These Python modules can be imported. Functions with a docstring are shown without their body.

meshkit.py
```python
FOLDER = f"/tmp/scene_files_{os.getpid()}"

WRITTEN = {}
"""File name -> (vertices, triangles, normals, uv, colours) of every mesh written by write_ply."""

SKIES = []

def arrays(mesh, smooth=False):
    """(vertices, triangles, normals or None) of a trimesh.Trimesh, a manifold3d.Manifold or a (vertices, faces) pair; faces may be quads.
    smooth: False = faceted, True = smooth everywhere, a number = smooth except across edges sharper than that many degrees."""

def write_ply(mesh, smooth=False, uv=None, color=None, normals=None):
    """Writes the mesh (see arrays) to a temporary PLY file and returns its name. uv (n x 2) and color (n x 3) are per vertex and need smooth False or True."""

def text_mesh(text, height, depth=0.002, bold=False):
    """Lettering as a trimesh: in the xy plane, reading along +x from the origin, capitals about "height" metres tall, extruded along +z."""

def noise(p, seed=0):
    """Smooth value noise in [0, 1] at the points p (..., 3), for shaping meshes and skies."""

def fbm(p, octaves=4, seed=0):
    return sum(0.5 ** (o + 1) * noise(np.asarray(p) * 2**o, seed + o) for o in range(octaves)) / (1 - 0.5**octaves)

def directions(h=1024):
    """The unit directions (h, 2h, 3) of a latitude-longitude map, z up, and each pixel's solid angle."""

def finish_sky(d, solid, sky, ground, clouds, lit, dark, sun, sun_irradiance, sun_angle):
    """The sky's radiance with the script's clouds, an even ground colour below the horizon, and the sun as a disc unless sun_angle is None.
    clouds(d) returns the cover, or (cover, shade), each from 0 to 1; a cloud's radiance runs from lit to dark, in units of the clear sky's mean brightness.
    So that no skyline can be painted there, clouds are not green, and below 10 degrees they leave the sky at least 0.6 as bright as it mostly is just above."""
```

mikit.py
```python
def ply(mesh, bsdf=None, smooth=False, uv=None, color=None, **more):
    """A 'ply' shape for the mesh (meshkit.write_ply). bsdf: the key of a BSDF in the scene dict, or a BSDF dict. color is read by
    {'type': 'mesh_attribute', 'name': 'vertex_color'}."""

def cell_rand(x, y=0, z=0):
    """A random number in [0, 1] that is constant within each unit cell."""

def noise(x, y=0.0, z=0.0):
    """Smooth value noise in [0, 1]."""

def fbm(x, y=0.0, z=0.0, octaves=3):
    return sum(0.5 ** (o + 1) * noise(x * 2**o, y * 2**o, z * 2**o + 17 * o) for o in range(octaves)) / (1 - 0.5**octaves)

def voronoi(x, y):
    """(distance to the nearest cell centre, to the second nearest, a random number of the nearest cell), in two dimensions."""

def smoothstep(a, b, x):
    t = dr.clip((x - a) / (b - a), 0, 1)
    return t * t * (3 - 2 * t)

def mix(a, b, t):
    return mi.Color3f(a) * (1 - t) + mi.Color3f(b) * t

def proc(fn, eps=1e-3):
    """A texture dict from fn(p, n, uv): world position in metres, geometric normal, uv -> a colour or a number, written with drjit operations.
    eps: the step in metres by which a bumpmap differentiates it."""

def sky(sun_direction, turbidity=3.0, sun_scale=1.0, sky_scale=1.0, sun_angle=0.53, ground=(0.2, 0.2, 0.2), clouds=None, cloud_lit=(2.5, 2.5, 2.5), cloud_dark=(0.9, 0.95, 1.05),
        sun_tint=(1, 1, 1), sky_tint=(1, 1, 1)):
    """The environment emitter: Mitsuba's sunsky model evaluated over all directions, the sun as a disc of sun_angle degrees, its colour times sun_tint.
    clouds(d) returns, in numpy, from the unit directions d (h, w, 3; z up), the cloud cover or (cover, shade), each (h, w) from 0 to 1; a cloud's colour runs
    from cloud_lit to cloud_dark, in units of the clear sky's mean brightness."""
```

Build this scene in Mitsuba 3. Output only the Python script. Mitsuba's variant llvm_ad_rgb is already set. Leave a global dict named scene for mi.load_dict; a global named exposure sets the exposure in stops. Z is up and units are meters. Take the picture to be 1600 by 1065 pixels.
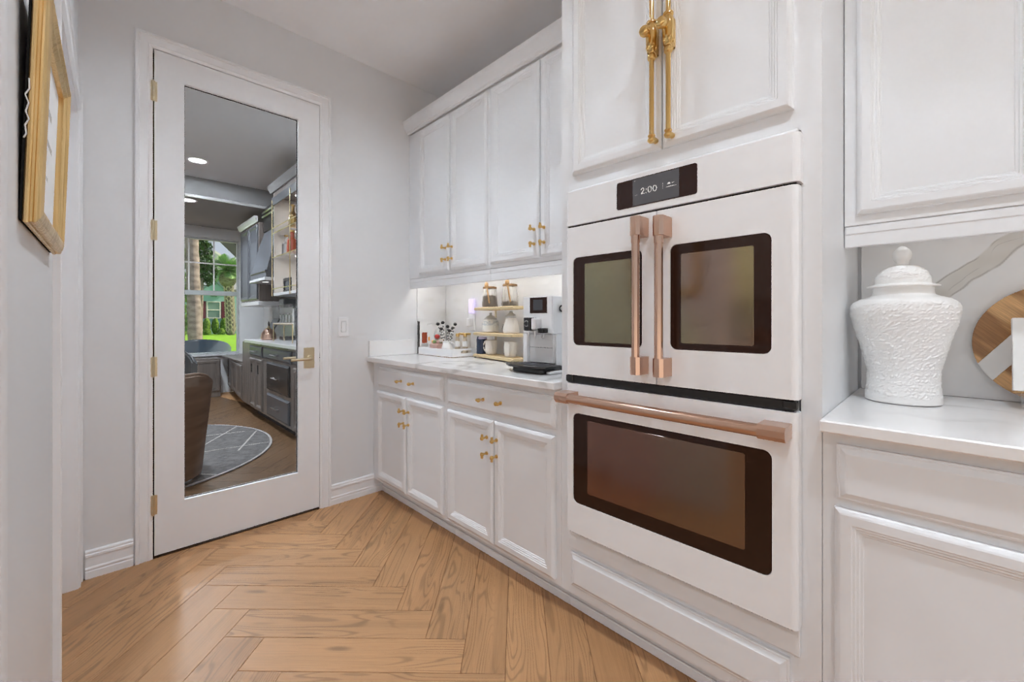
import math
import numpy as np, trimesh, mitsuba as mi, drjit as dr
import shapely.geometry as sg
from shapely import affinity
from shapely.ops import unary_union
import mikit, meshkit
from mikit import noise, fbm, voronoi, cell_rand, smoothstep, mix, proc

T = mi.ScalarTransform4f
rng = np.random.default_rng(7)
scene, labels = {}, {}
# ------------------------------------------------------------------ camera, sky, exposure
YAW = math.radians(44.28)
H = 1.15
scene['camera'] = {'type': 'perspective', 'fov': math.degrees(2 * math.atan(800 / 656.2)), 'fov_axis': 'x', 'near_clip': 0.02, 'far_clip': 300.0,
                   'principal_point_offset_x': 0.0, 'principal_point_offset_y': (532.5 - 500.0) / 1065.0,
                   'to_world': T().look_at(origin=[0, 0, H], target=[math.sin(YAW), math.cos(YAW), H], up=[0, 0, 1])}


def clouds(d):
    n = meshkit.fbm(d * np.array([3.0, 3.0, 6.0]), 4, seed=3)
    return np.clip(0.72 + 0.5 * (n - 0.5), 0, 1), np.clip((n - 0.5) * 0.8, 0, 1)


SKY, SUN = 1.2, 2.4
scene['sky'] = mikit.sky([0.75, -0.12, 0.65], turbidity=4.0, sun_scale=SUN, sky_scale=SKY, ground=(0.66, 0.68, 0.71), clouds=clouds,
                         cloud_lit=(1.9, 1.97, 2.05), cloud_dark=(1.3, 1.38, 1.46), sky_tint=(0.92, 0.97, 1.0))
LAMP = 190.0        # radiance of the kitchen's recessed lamps
LAMP_FAR = 250.0    # of the lamps in the room beyond the glass door
STRIP = 4.6        # under-cabinet strip
CAN = 0.036         # depth of the lamps' cans
exposure = 1.17


# ------------------------------------------------------------------ materials
def rgb(*c):
    return {'type': 'rgb', 'value': list(c) if len(c) == 3 else [c[0]] * 3}


def srgb(r, g, b):
    return [(x / 255 / 12.92) if x < 10.3 else ((x / 255 + 0.055) / 1.055) ** 2.4 for x in (r, g, b)]


def two(b):
    return {'type': 'twosided', 'bsdf': b}


def mat(name, b):
    scene[name] = b


def principled(c, rough=0.5, metal=0.0, spec=0.5, **k):
    col = c if isinstance(c, dict) else rgb(*c)
    return two({'type': 'principled', 'base_color': col, 'roughness': rough, 'metallic': metal, 'specular': spec, **k})


def peel(p, n, uv):
    return 0.0006 * fbm(p.x * 55, p.y * 55, p.z * 55, 2)


mat('m_wall', two({'type': 'bumpmap', 'arbitrary': proc(peel, 2e-3), 'scale': 1.0, 'bsdf': {'type': 'roughplastic', 'diffuse_reflectance': rgb(.845, .855, .87), 'alpha': .35}}))
mat('m_ceiling', two({'type': 'diffuse', 'reflectance': rgb(.91, .915, .925)}))
mat('m_trim', two({'type': 'roughplastic', 'diffuse_reflectance': rgb(.86, .87, .89), 'alpha': .14}))
mat('m_cab', two({'type': 'roughplastic', 'diffuse_reflectance': rgb(.83, .85, .875), 'alpha': .20}))
mat('m_door', two({'type': 'roughplastic', 'diffuse_reflectance': rgb(.86, .87, .89), 'alpha': .16}))
mat('m_enamel', two({'type': 'roughplastic', 'diffuse_reflectance': rgb(.865, .88, .90), 'alpha': .10}))
mat('m_black', principled((.008, .008, .008), .25))
mat('m_blackmat', principled((.012, .012, .013), .6))
mat('m_baffle', two({'type': 'diffuse', 'reflectance': rgb(.25)}))
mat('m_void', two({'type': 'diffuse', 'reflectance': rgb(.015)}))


def oak(p, n, uv):
    u, v = uv.x, uv.y
    k = dr.floor(v)
    a = v - k
    r, r2 = cell_rand(k, 3), cell_rand(k, 11)
    uu = u + r * 61
    q = a + 0.012 * (noise(uu * 7, k * 3) - .5)
    h = fbm(uu * 1.05, q * 11 + k * 5.3, 0, 3)
    l = h * 17
    l = dr.abs(l - dr.floor(l) - .5) * 2
    ring = smoothstep(.55, .95, l) * smoothstep(.25, .55, noise(uu * 1.7, q * 7 + k * 3.1))
    fib = noise(uu * 9, a * 520 + k) * .6 + noise(uu * 30, a * 900 + k * 2) * .4
    d1, d2, rr = voronoi(uu * 1.5, a * 6.5 + k * 17)
    knot = (1 - smoothstep(.02, .10, d1)) * dr.select(rr > .80, 1.0, 0.0)
    streak = smoothstep(.58, .8, fbm(uu * .8, a * 26 + k * 7, 0, 2))
    c = mix((.365, .190, .085), (.460, .255, .122), r2 * .6 + .4 * noise(uu * .6, a * 9 + k))
    c = c * (1.0 - .26 * ring - .38 * knot - .13 * streak) * (.90 + .20 * fib)
    return c * (.93 + .14 * r)


mat('m_oak', principled(proc(oak), .42, spec=.42))


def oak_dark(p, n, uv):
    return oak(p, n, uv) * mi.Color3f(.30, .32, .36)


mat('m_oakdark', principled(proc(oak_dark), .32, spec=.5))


def oak_far(p, n, uv):
    c = (p.x + p.y) * 4.8
    k = dr.floor(c)
    return mix((.35, .185, .082), (.44, .245, .118), cell_rand(k, dr.floor((p.x - p.y) * 1.2))) * (.92 + .16 * noise(p.x * 60, p.y * 60))


mat('m_oakfar', principled(proc(oak_far), .45, spec=.4))


def vein(d, w):
    return 1 - smoothstep(0.0, w, dr.abs(d))


def quartz(p, n, uv):
    wv = fbm(p.x * 3.1 + 4, p.y * 3.1, p.z * 3.1, 4)
    t = smoothstep(.56, .60, wv) * (1 - smoothstep(.60, .66, wv))
    m = smoothstep(.5, .75, noise(p.x * 2.3, p.y * 1.7 + 8, 3))
    return mix((.82, .82, .82), (.50, .49, .48), t * m * .6 * (.5 + noise(p.x * 40, p.y * 40, p.z * 40)))


mat('m_quartz', two({'type': 'roughplastic', 'diffuse_reflectance': proc(quartz), 'alpha': .08}))


def marble(p, n, uv):
    # the big diagonal vein beside the jar, and soft cloudy veins elsewhere
    wy = p.y + .03 * (fbm(p.y * 9, p.z * 9, 2, 3) - .5)
    wz = p.z + .05 * (fbm(p.y * 8 + 5, p.z * 8, 7, 3) - .5)
    line = wz - (1.275 - (wy + .038) * 1.0 - .35 * (wy + .038) * (wy + .2))
    wid = .020 + .03 * noise(p.y * 10, p.z * 6, 3)
    near = (1 - smoothstep(.06, .14, wy)) * (1 - smoothstep(.5, .7, dr.abs(wy)))
    body = (1 - smoothstep(wid * .75, wid, dr.abs(line)))
    edge = vein(dr.abs(line) - wid * .8, .006) + .6 * vein(line - wid * .15 * (noise(p.y * 25, p.z * 25) * 2 - 1) * 4, .004)
    edge = edge * smoothstep(.25, .5, noise(p.y * 22, p.z * 22, 9))
    c = mix((.78, .78, .78), (.60, .575, .53), body * near * (.5 + .5 * noise(p.y * 30, p.z * 30)))
    c = mix(c, (.40, .385, .36), dr.clip(edge, 0, 1) * near * body * .8)
    s = p.x + p.y
    f = fbm(s * 4 + p.z * 1.5, p.z * 3.0 - s, 1, 4)
    v2 = vein(f - .5, .016) * smoothstep(.35, .7, noise(s * 3, p.z * 3, 5)) * smoothstep(2.0, 2.25, s)
    cl = smoothstep(.45, .75, fbm(s * 3.3, p.z * 5, 8, 3)) * smoothstep(3.85, 4.2, s)
    c = mix(c, (.58, .56, .50), cl * .6)
    return mix(c, (.42, .40, .35), v2 * .75)


mat('m_marble', two({'type': 'roughplastic', 'diffuse_reflectance': proc(marble), 'alpha': .09}))
mat('m_ovenglass', principled((.024, .0095, .006), .04, spec=.28))


def coating(p, n, uv):
    # the thin heat reflecting coating of the oven glass: its tint drifts from yellow to rose
    t = smoothstep(.3, .7, noise(p.y * 9 + 2, p.z * 2.2, 4))
    g = smoothstep(.55, .85, noise(p.y * 5 + 9, p.z * 4, 2))
    return mix(mix((.95, .80, .42), (.92, .66, .58), t), (.70, .85, .66), g * .5)


mat('m_ovenpane', two({'type': 'blendbsdf', 'weight': .25, 'a': {'type': 'principled', 'base_color': rgb(.045, .030, .014), 'roughness': .05, 'specular': .5},
                       'b': {'type': 'roughconductor', 'material': 'none', 'alpha': .015, 'specular_reflectance': proc(coating)}}))


def coating_low(p, n, uv):
    t = smoothstep(.3, .7, noise(p.y * 7 + 2, p.z * 3, 4))
    return mix((.95, .62, .50), (.80, .85, .60), t * .6)


mat('m_ovenpane_low', two({'type': 'blendbsdf', 'weight': .16, 'a': {'type': 'principled', 'base_color': rgb(.045, .016, .013), 'roughness': .05, 'specular': .4},
                           'b': {'type': 'roughconductor', 'material': 'none', 'alpha': .03, 'specular_reflectance': proc(coating_low)}}))
mat('m_copper', principled((.63, .42, .32), .20, 1.0))
mat('m_gold', principled((.74, .52, .21), .09, 1.0))
mat('m_palegold', principled((.80, .68, .42), .22, 1.0))
mat('m_brass', principled((.66, .56, .38), .36, 1.0))


def leaf_gold(p, n, uv):
    s = noise(p.x * 250, p.y * 250, p.z * 4) * .6 + noise(p.x * 30, p.y * 10, p.z * 12) * .4
    return mix((.66, .43, .17), (.84, .60, .29), smoothstep(.25, .75, s))


mat('m_frame', principled(proc(leaf_gold), .30, .85))
mat('m_acrylic', {'type': 'thindielectric', 'int_ior': 1.35})
mat('m_glass', {'type': 'thindielectric', 'int_ior': 1.35})
mat('m_jarglass', {'type': 'blendbsdf', 'weight': .12, 'a': {'type': 'thindielectric', 'int_ior': 1.4}, 'b': two({'type': 'roughplastic', 'diffuse_reflectance': rgb(.80, .74, .60), 'alpha': .08})})
mat('m_pane', {'type': 'thindielectric', 'int_ior': 1.25})
mat('m_paper', two({'type': 'diffuse', 'reflectance': rgb(.78, .78, .77)}))
mat('m_screen', principled((.085, .085, .092), .25))
mat('m_ink', two({'type': 'diffuse', 'reflectance': rgb(.85)}))
mat('m_ceramic', two({'type': 'roughplastic', 'diffuse_reflectance': rgb(.83, .83, .82), 'alpha': .10}))


mat('m_jar', two({'type': 'roughplastic', 'diffuse_reflectance': rgb(.84, .84, .83), 'alpha': .10}))


def acacia(p, n, uv):
    s = (p.y + p.z) * .707
    t = (p.z - p.y) * .707
    f = fbm(s * 5, t * 34 + 2 * noise(s * 3, t * 4), p.x, 4)
    f2 = noise(s * 22, t * 420)
    return mix((.30, .145, .055), (.62, .37, .17), smoothstep(.3, .62, f)) * (.85 + .3 * f2)


mat('m_acacia', principled(proc(acacia), .4))


def wood_pale(p, n, uv):
    f = fbm(p.x * 40, p.y * 6, p.z * 120, 3)
    return mix((.52, .39, .20), (.70, .57, .36), f)


mat('m_palewood', principled(proc(wood_pale), .45))
mat('m_spoon', principled((.34, .20, .085), .5))
mat('m_lidwood', principled((.22, .125, .055), .5))
mat('m_beans', principled((.035, .017, .008), .45))
mat('m_navy', principled((.016, .028, .062), .3))
mat('m_cream', two({'type': 'roughplastic', 'diffuse_reflectance': rgb(.80, .76, .70), 'alpha': .12}))


def toile(p, n, uv):
    z = p.z * 1.0
    band = smoothstep(.35, .65, noise(p.x * 90, p.y * 90, z * 120))
    g = smoothstep(1.115, 1.119, z) * (1 - smoothstep(1.143, 1.147, z))
    top = smoothstep(1.163, 1.166, z)
    return mix((.80, .80, .77), (.50, .55, .58), dr.clip(band * g * .75 + top * .45, 0, 1))


mat('m_toile', two({'type': 'roughplastic', 'diffuse_reflectance': proc(toile), 'alpha': .1}))
mat('m_script', two({'type': 'roughplastic', 'diffuse_reflectance': rgb(.76, .72, .67), 'alpha': .1}))
mat('m_greyblue', two({'type': 'roughplastic', 'diffuse_reflectance': rgb(.50, .50, .48), 'alpha': .1}))
mat('m_red', principled((.45, .04, .03), .35))
mat('m_rust', principled((.30, .055, .02), .4))
mat('m_pinkglass', principled((.62, .40, .34), .2))
mat('m_green', principled((.20, .30, .08), .5))
mat('m_orange', principled((.80, .35, .08), .4))
mat('m_steelwhite', principled((.70, .70, .70), .35, .2))
mat('m_lilac', two({'type': 'diffuse', 'reflectance': rgb(.60, .55, .80)}))
mat('m_syrup', principled((.40, .33, .24), .2))
# the room beyond
mat('m_farwall', two({'type': 'diffuse', 'reflectance': rgb(.66, .665, .67)}))


def dark_wood(p, n, uv):
    f = fbm(p.x * 30, p.y * 30, p.z * 2.5, 3)
    return mix((.085, .072, .064), (.17, .145, .13), f)


mat('m_darkwood', principled(proc(dark_wood), .3, spec=.5))
mat('m_fargrey', two({'type': 'diffuse', 'reflectance': rgb(.27)}))
mat('m_tan', two({'type': 'diffuse', 'reflectance': rgb(.46, .43, .40)}))
mat('m_tile', principled((.17, .18, .195), .25))
mat('m_darkgrey', principled((.052, .056, .064), .28))
mat('m_chrome', principled((.75, .75, .76), .15, 1.0))
mat('m_farquartz', two({'type': 'roughplastic', 'diffuse_reflectance': rgb(.55, .55, .56), 'alpha': .1}))


def leather(p, n, uv):
    return mix((.075, .042, .026), (.15, .090, .058), fbm(p.x * 4, p.y * 4, p.z * 22, 3))


mat('m_leather', principled(proc(leather), .38))
mat('m_blackleather', principled((.03, .035, .04), .3))


def rugc(p, n, uv):
    return mix((.10, .098, .098), (.19, .185, .185), fbm(p.x * 30, p.y * 30, 0, 3))


mat('m_rug', two({'type': 'diffuse', 'reflectance': proc(rugc)}))
mat('m_rugline', two({'type': 'diffuse', 'reflectance': rgb(.36, .345, .33)}))
mat('m_winframe', principled((.40, .43, .43), .4))
mat('m_slate', principled((.045, .075, .11), .25))
# outside
mat('m_lawn', two({'type': 'diffuse', 'reflectance': rgb(.20, .42, .06)}))
mat('m_paving', two({'type': 'diffuse', 'reflectance': rgb(.50, .49, .47)}))
mat('m_teal', two({'type': 'diffuse', 'reflectance': rgb(.30, .52, .55)}))
mat('m_palewall', two({'type': 'diffuse', 'reflectance': rgb(.66, .68, .74)}))
mat('m_tealdark', two({'type': 'diffuse', 'reflectance': rgb(.16, .26, .28)}))
mat('m_roof', two({'type': 'diffuse', 'reflectance': rgb(.22, .22, .23)}))
mat('m_white', two({'type': 'diffuse', 'reflectance': rgb(.82)}))
mat('m_maroon', two({'type': 'diffuse', 'reflectance': rgb(.17, .055, .085)}))
mat('m_housepane', principled((.22, .34, .34), .15))


def hedgec(p, n, uv):
    return mix((.03, .075, .015), (.17, .30, .06), noise(p.x * 9, p.y * 9, p.z * 9))


mat('m_hedge', two({'type': 'diffuse', 'reflectance': proc(hedgec)}))
mat('m_palmleaf', two({'type': 'diffuse', 'reflectance': rgb(.26, .44, .20)}))
mat('m_darkleaf', two({'type': 'diffuse', 'reflectance': rgb(.035, .085, .025)}))


def barkc(p, n, uv):
    return mix((.10, .09, .08), (.36, .335, .31), noise(p.x * 7, p.y * 7, p.z * 12) * .7 + .3 * noise(p.x * 30, p.y * 30, p.z * 60))


mat('m_bark', two({'type': 'diffuse', 'reflectance': proc(barkc)}))
mat('m_boot', two({'type': 'diffuse', 'reflectance': rgb(.55, .50, .44)}))
mat('m_soffit', two({'type': 'diffuse', 'reflectance': rgb(.14, .17, .15)}))


def emit(L, c=(1, 1, 1)):
    return {'type': 'area', 'radiance': rgb(*[L * x for x in c])}


# ------------------------------------------------------------------ mesh helpers
def TM(v, f):
    return trimesh.Trimesh(np.asarray(v, float), np.asarray(f, int), process=False)


def box(x0, x1, y0, y1, z0, z1, c=0.0):
    x0, x1, y0, y1, z0, z1 = min(x0, x1), max(x0, x1), min(y0, y1), max(y0, y1), min(z0, z1), max(z0, z1)
    if c <= 0:
        m = trimesh.creation.box(extents=(x1 - x0, y1 - y0, z1 - z0))
        m.apply_translation(((x0 + x1) / 2, (y0 + y1) / 2, (z0 + z1) / 2))
        return m
    c = min(c, .49 * min(x1 - x0, y1 - y0, z1 - z0))
    P = []
    for x, sx in ((x0, 1), (x1, -1)):
        for y, sy in ((y0, 1), (y1, -1)):
            for z, sz in ((z0, 1), (z1, -1)):
                P += [(x + sx * c, y + sy * c, z), (x + sx * c, y, z + sz * c), (x, y + sy * c, z + sz * c)]
    return trimesh.convex.convex_hull(np.array(P))


def cat(*ms):
    ms = [m for m in ms if m is not None]
    return ms[0] if len(ms) == 1 else trimesh.util.concatenate([TM(m.vertices, m.faces) for m in ms])


def lathe(prof, n=40, c=(0, 0, 0), cap=True):
    """prof: (r, z) from bottom to top, outside facing out."""
    prof = np.asarray(prof, float)
    a = np.arange(n) * 2 * np.pi / n
    v = np.stack([prof[:, None, 0] * np.cos(a), prof[:, None, 0] * np.sin(a), np.broadcast_to(prof[:, None, 1], (len(prof), n))], -1).reshape(-1, 3)
    i, j = np.meshgrid(np.arange(len(prof) - 1), np.arange(n), indexing='ij')
    A, B, C, D = i * n + j, i * n + (j + 1) % n, (i + 1) * n + (j + 1) % n, (i + 1) * n + j
    f = np.concatenate([np.stack([A, B, C], -1).reshape(-1, 3), np.stack([A, C, D], -1).reshape(-1, 3)])
    if cap:
        k = len(v)
        v = np.vstack([v, [[0, 0, prof[0, 1]], [0, 0, prof[-1, 1]]]])
        jj = np.arange(n)
        f = np.vstack([f, np.stack([jj * 0 + k, (jj + 1) % n, jj], 1), np.stack([jj * 0 + k + 1, (len(prof) - 1) * n + jj, (len(prof) - 1) * n + (jj + 1) % n], 1)])
    return TM(v + np.asarray(c), f)


def smooth_prof(pts, n=40):
    from scipy.interpolate import PchipInterpolator
    pts = np.asarray(pts, float)
    s = np.r_[0, np.cumsum(np.hypot(*np.diff(pts, axis=0).T))]
    t = np.linspace(0, s[-1], n)
    return np.stack([PchipInterpolator(s, pts[:, 0])(t), PchipInterpolator(s, pts[:, 1])(t)], 1)


def tube(path, r, n=10, closed=False):
    p = np.asarray(path, float)
    t = np.gradient(p, axis=0)
    if closed:
        t = np.roll(p, -1, 0) - np.roll(p, 1, 0)
    t /= np.linalg.norm(t, axis=1, keepdims=True) + 1e-12
    ref = np.array([0, 0, 1.0]) if abs(t[:, 2]).mean() < .8 else np.array([1.0, 0, 0])
    a = np.cross(t, ref)
    a /= np.linalg.norm(a, axis=1, keepdims=True) + 1e-12
    b = np.cross(t, a)
    r = np.broadcast_to(r, (len(p),))
    ang = np.arange(n) * 2 * np.pi / n
    v = (p[:, None] + r[:, None, None] * (np.cos(ang)[None, :, None] * a[:, None] + np.sin(ang)[None, :, None] * b[:, None])).reshape(-1, 3)
    m = len(p) if closed else len(p) - 1
    i, j = np.meshgrid(np.arange(m), np.arange(n), indexing='ij')
    i2 = (i + 1) % len(p)
    q = np.stack([i * n + j, i * n + (j + 1) % n, i2 * n + (j + 1) % n, i2 * n + j], -1).reshape(-1, 4)
    f = np.vstack([q[:, [0, 2, 1]], q[:, [0, 3, 2]]])
    if not closed:
        k = len(v)
        v = np.vstack([v, p[:1], p[-1:]])
        jj = np.arange(n)
        f = np.vstack([f, np.stack([jj * 0 + k, jj, (jj + 1) % n], 1), np.stack([jj * 0 + k + 1, (len(p) - 1) * n + (jj + 1) % n, (len(p) - 1) * n + jj], 1)])
    m_ = TM(v, f)
    if m_.volume < 0:
        m_.invert()
    return m_


def rod(a, b, r, n=14):
    a, b = np.asarray(a, float), np.asarray(b, float)
    return tube(np.stack([a, b]), r, n)


def ball(c, r, sub=2, sc=(1, 1, 1)):
    m = trimesh.creation.icosphere(subdivisions=sub, radius=1.0)
    m.apply_scale(np.asarray(sc, float) * r)
    m.apply_translation(c)
    return m


def extr(poly, h):
    gs = getattr(poly, 'geoms', [poly])
    return cat(*[trimesh.creation.extrude_polygon(g, h, engine='earcut') for g in gs])


def rrect(x0, x1, y0, y1, r, q=6):
    return sg.box(x0 + r, y0 + r, x1 - r, y1 - r).buffer(r, quad_segs=q) if r > 0 else sg.box(x0, y0, x1, y1)


def rpanel(u0, u1, v0, v1, w0, w1, r=.01, b=.002):
    """rounded-corner slab in u, v with a small bevel on the front (w1) edge"""
    a = extr(rrect(u0, u1, v0, v1, r), w1 - w0 - b)
    a.apply_translation((0, 0, w0))
    o = np.array(rrect(u0, u1, v0, v1, r).exterior.coords)[:-1]
    i = np.array(rrect(u0 + b, u1 - b, v0 + b, v1 - b, max(r - b, .0005)).exterior.coords)[:-1]
    if len(o) != len(i):
        return a
    n = len(o)
    c = np.array([[(u0 + u1) / 2, (v0 + v1) / 2]])
    V = np.vstack([np.c_[o, np.full(n, w1 - b)], np.c_[i, np.full(n, w1)], np.c_[c, [[w1]]]])
    j = np.arange(n)
    k = (j + 1) % n
    F = np.vstack([np.stack([j, k, k + n], 1), np.stack([j, k + n, j + n], 1), np.stack([j + n, k + n, j * 0 + 2 * n], 1)])
    m = TM(V, F)
    if np.cross(o[1] - o[0], o[2] - o[1]) < 0:
        m.invert()
    return cat(a, m)


def nested(u0, u1, v0, v1, rings, holed=False):
    """mitred profile: rings (inset, w) from the back of the outer edge to the middle; closed behind."""
    V, F = [], []
    for ins, w in rings:
        V += [(u0 + ins, v0 + ins, w), (u1 - ins, v0 + ins, w), (u1 - ins, v1 - ins, w), (u0 + ins, v1 - ins, w)]
    for k in range(len(rings) - 1):
        for j in range(4):
            a, b, c, d = 4 * k + j, 4 * k + (j + 1) % 4, 4 * k + 4 + (j + 1) % 4, 4 * k + 4 + j
            F += [(a, b, c), (a, c, d)]
    n = 4 * (len(rings) - 1)
    if holed:      # back ring joins the first to the last
        for j in range(4):
            a, b, c, d = n + j, n + (j + 1) % 4, (j + 1) % 4, j
            F += [(a, b, c), (a, c, d)]
    else:
        F += [(n, n + 1, n + 2), (n, n + 2, n + 3), (0, 2, 1), (0, 3, 2)]
    return TM(V, F)


def onB(X):      # local (u right, v up, w out) on a face looking towards -x
    M = np.eye(4)
    M[:3, 0], M[:3, 1], M[:3, 2], M[:3, 3] = (0, -1, 0), (0, 0, 1), (-1, 0, 0), (X, 0, 0)
    return M


def onA(Y):      # on a face looking towards -y
    M = np.eye(4)
    M[:3, 0], M[:3, 1], M[:3, 2], M[:3, 3] = (1, 0, 0), (0, 0, 1), (0, -1, 0), (0, Y, 0)
    return M


def xf(m, M):
    m = m.copy()
    m.apply_transform(M)
    return m


def place(m, loc=(0, 0, 0), rz=0.0):
    M = trimesh.transformations.rotation_matrix(rz, (0, 0, 1))
    M[:3, 3] = loc
    return xf(m, M)


# ------------------------------------------------------------------ the registry
USED = set()


def number(k):
    if k not in USED:
        USED.add(k)
        return k
    i = 1
    while f'{k}_{i:03d}' in USED:
        i += 1
    k = f'{k}_{i:03d}'
    USED.add(k)
    return k


def thing(name, label, category=None, group=None, kind=None):
    k = number(name)
    d = {'label': label}
    if category:
        d['category'] = category
    if group:
        d['group'] = group
    if kind:
        d['kind'] = kind
    labels[k] = d
    return k


def part(parent, name, mesh, m, smooth=False, label=None, kind=None, uv=None, **more):
    k = number(f'{parent}__{name}')
    scene[k] = mikit.ply(mesh, m, smooth, uv=uv, **more)
    if label or kind:
        labels[k] = {**({'label': label} if label else {}), **({'kind': kind} if kind else {})}
    return k


def single(name, mesh, m, label, category=None, smooth=False, group=None, kind=None, **more):
    k = thing(name, label, category, group, kind)
    scene[k] = mikit.ply(mesh, m, smooth, **more)
    return k


# ------------------------------------------------------------------ dimensions
YA = 2.661            # wall with the glass door (looks towards -y)
XF, XD = 1.30, 1.28   # cabinet face frame, door faces
XW = 1.95             # wall behind the cabinets
ZC = 2.838            # ceiling
XU, XUR = 1.57, 1.63  # upper cabinets' face frames, left and right of the tower
YT0, YT1 = 0.212, 1.051   # the oven tower


def CX(y):            # the left wall's plane
    return -.077 - (YA - y) * .0117


# ------------------------------------------------------------------ floor: herringbone planks
W, L = .1465, .7325
S2 = math.sqrt(.5)


def plank_frame(Fc, Rc):
    return np.array([(Fc + Rc) * S2, (Fc - Rc) * S2])


def hrect(f0, f1, r0, r1):
    return sg.Polygon([plank_frame(f, r) for f, r in ((f0, r0), (f0, r1), (f1, r1), (f1, r0))])


fl = thing('floor', 'light oak floor laid in a herringbone pattern of planks', kind='structure')
part(fl, 'slab', cat(box(-3.3, 2.05, -3.8, 2.70, -.12, -.008), box(-2.6, 2.05, 2.70, 8.05, -.12, -.008)), 'm_oakfar')
near_area = sg.Polygon([(-.09, .95), (-.2, 1.6), (-.2, 2.60), (-.05, 2.655), (1.37, 2.655), (1.37, .0), (.3, .0)])
far_area = sg.Polygon([(.17, 2.665), (.95, 2.665), (1.48, 3.9), (1.48, 6.5), (1.2, 7.9), (.6, 7.9), (.25, 3.5)])
gap = .0006
planks = []
F0, R0 = 1.66, -.332
for bi in range(-9, 10):
    for k in range(-70, 71):
        fb, rb = F0 + bi * (L - W) - k * W, R0 + bi * (L + W) + k * W
        for pl, along in ((hrect(fb - W, fb, rb - L, rb), 1), (hrect(fb - W, fb - W + L, rb, rb + W), 0)):
            c = pl.centroid
            if not (-1.2 < c.x < 2.2 and -.6 < c.y < 8.4):
                continue
            for area in (near_area, far_area):
                if area.intersects(pl):
                    planks.append((pl, along, area))
planks.sort(key=lambda q: (q[2] is far_area, q[0].centroid.y))
pid = 0
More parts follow.
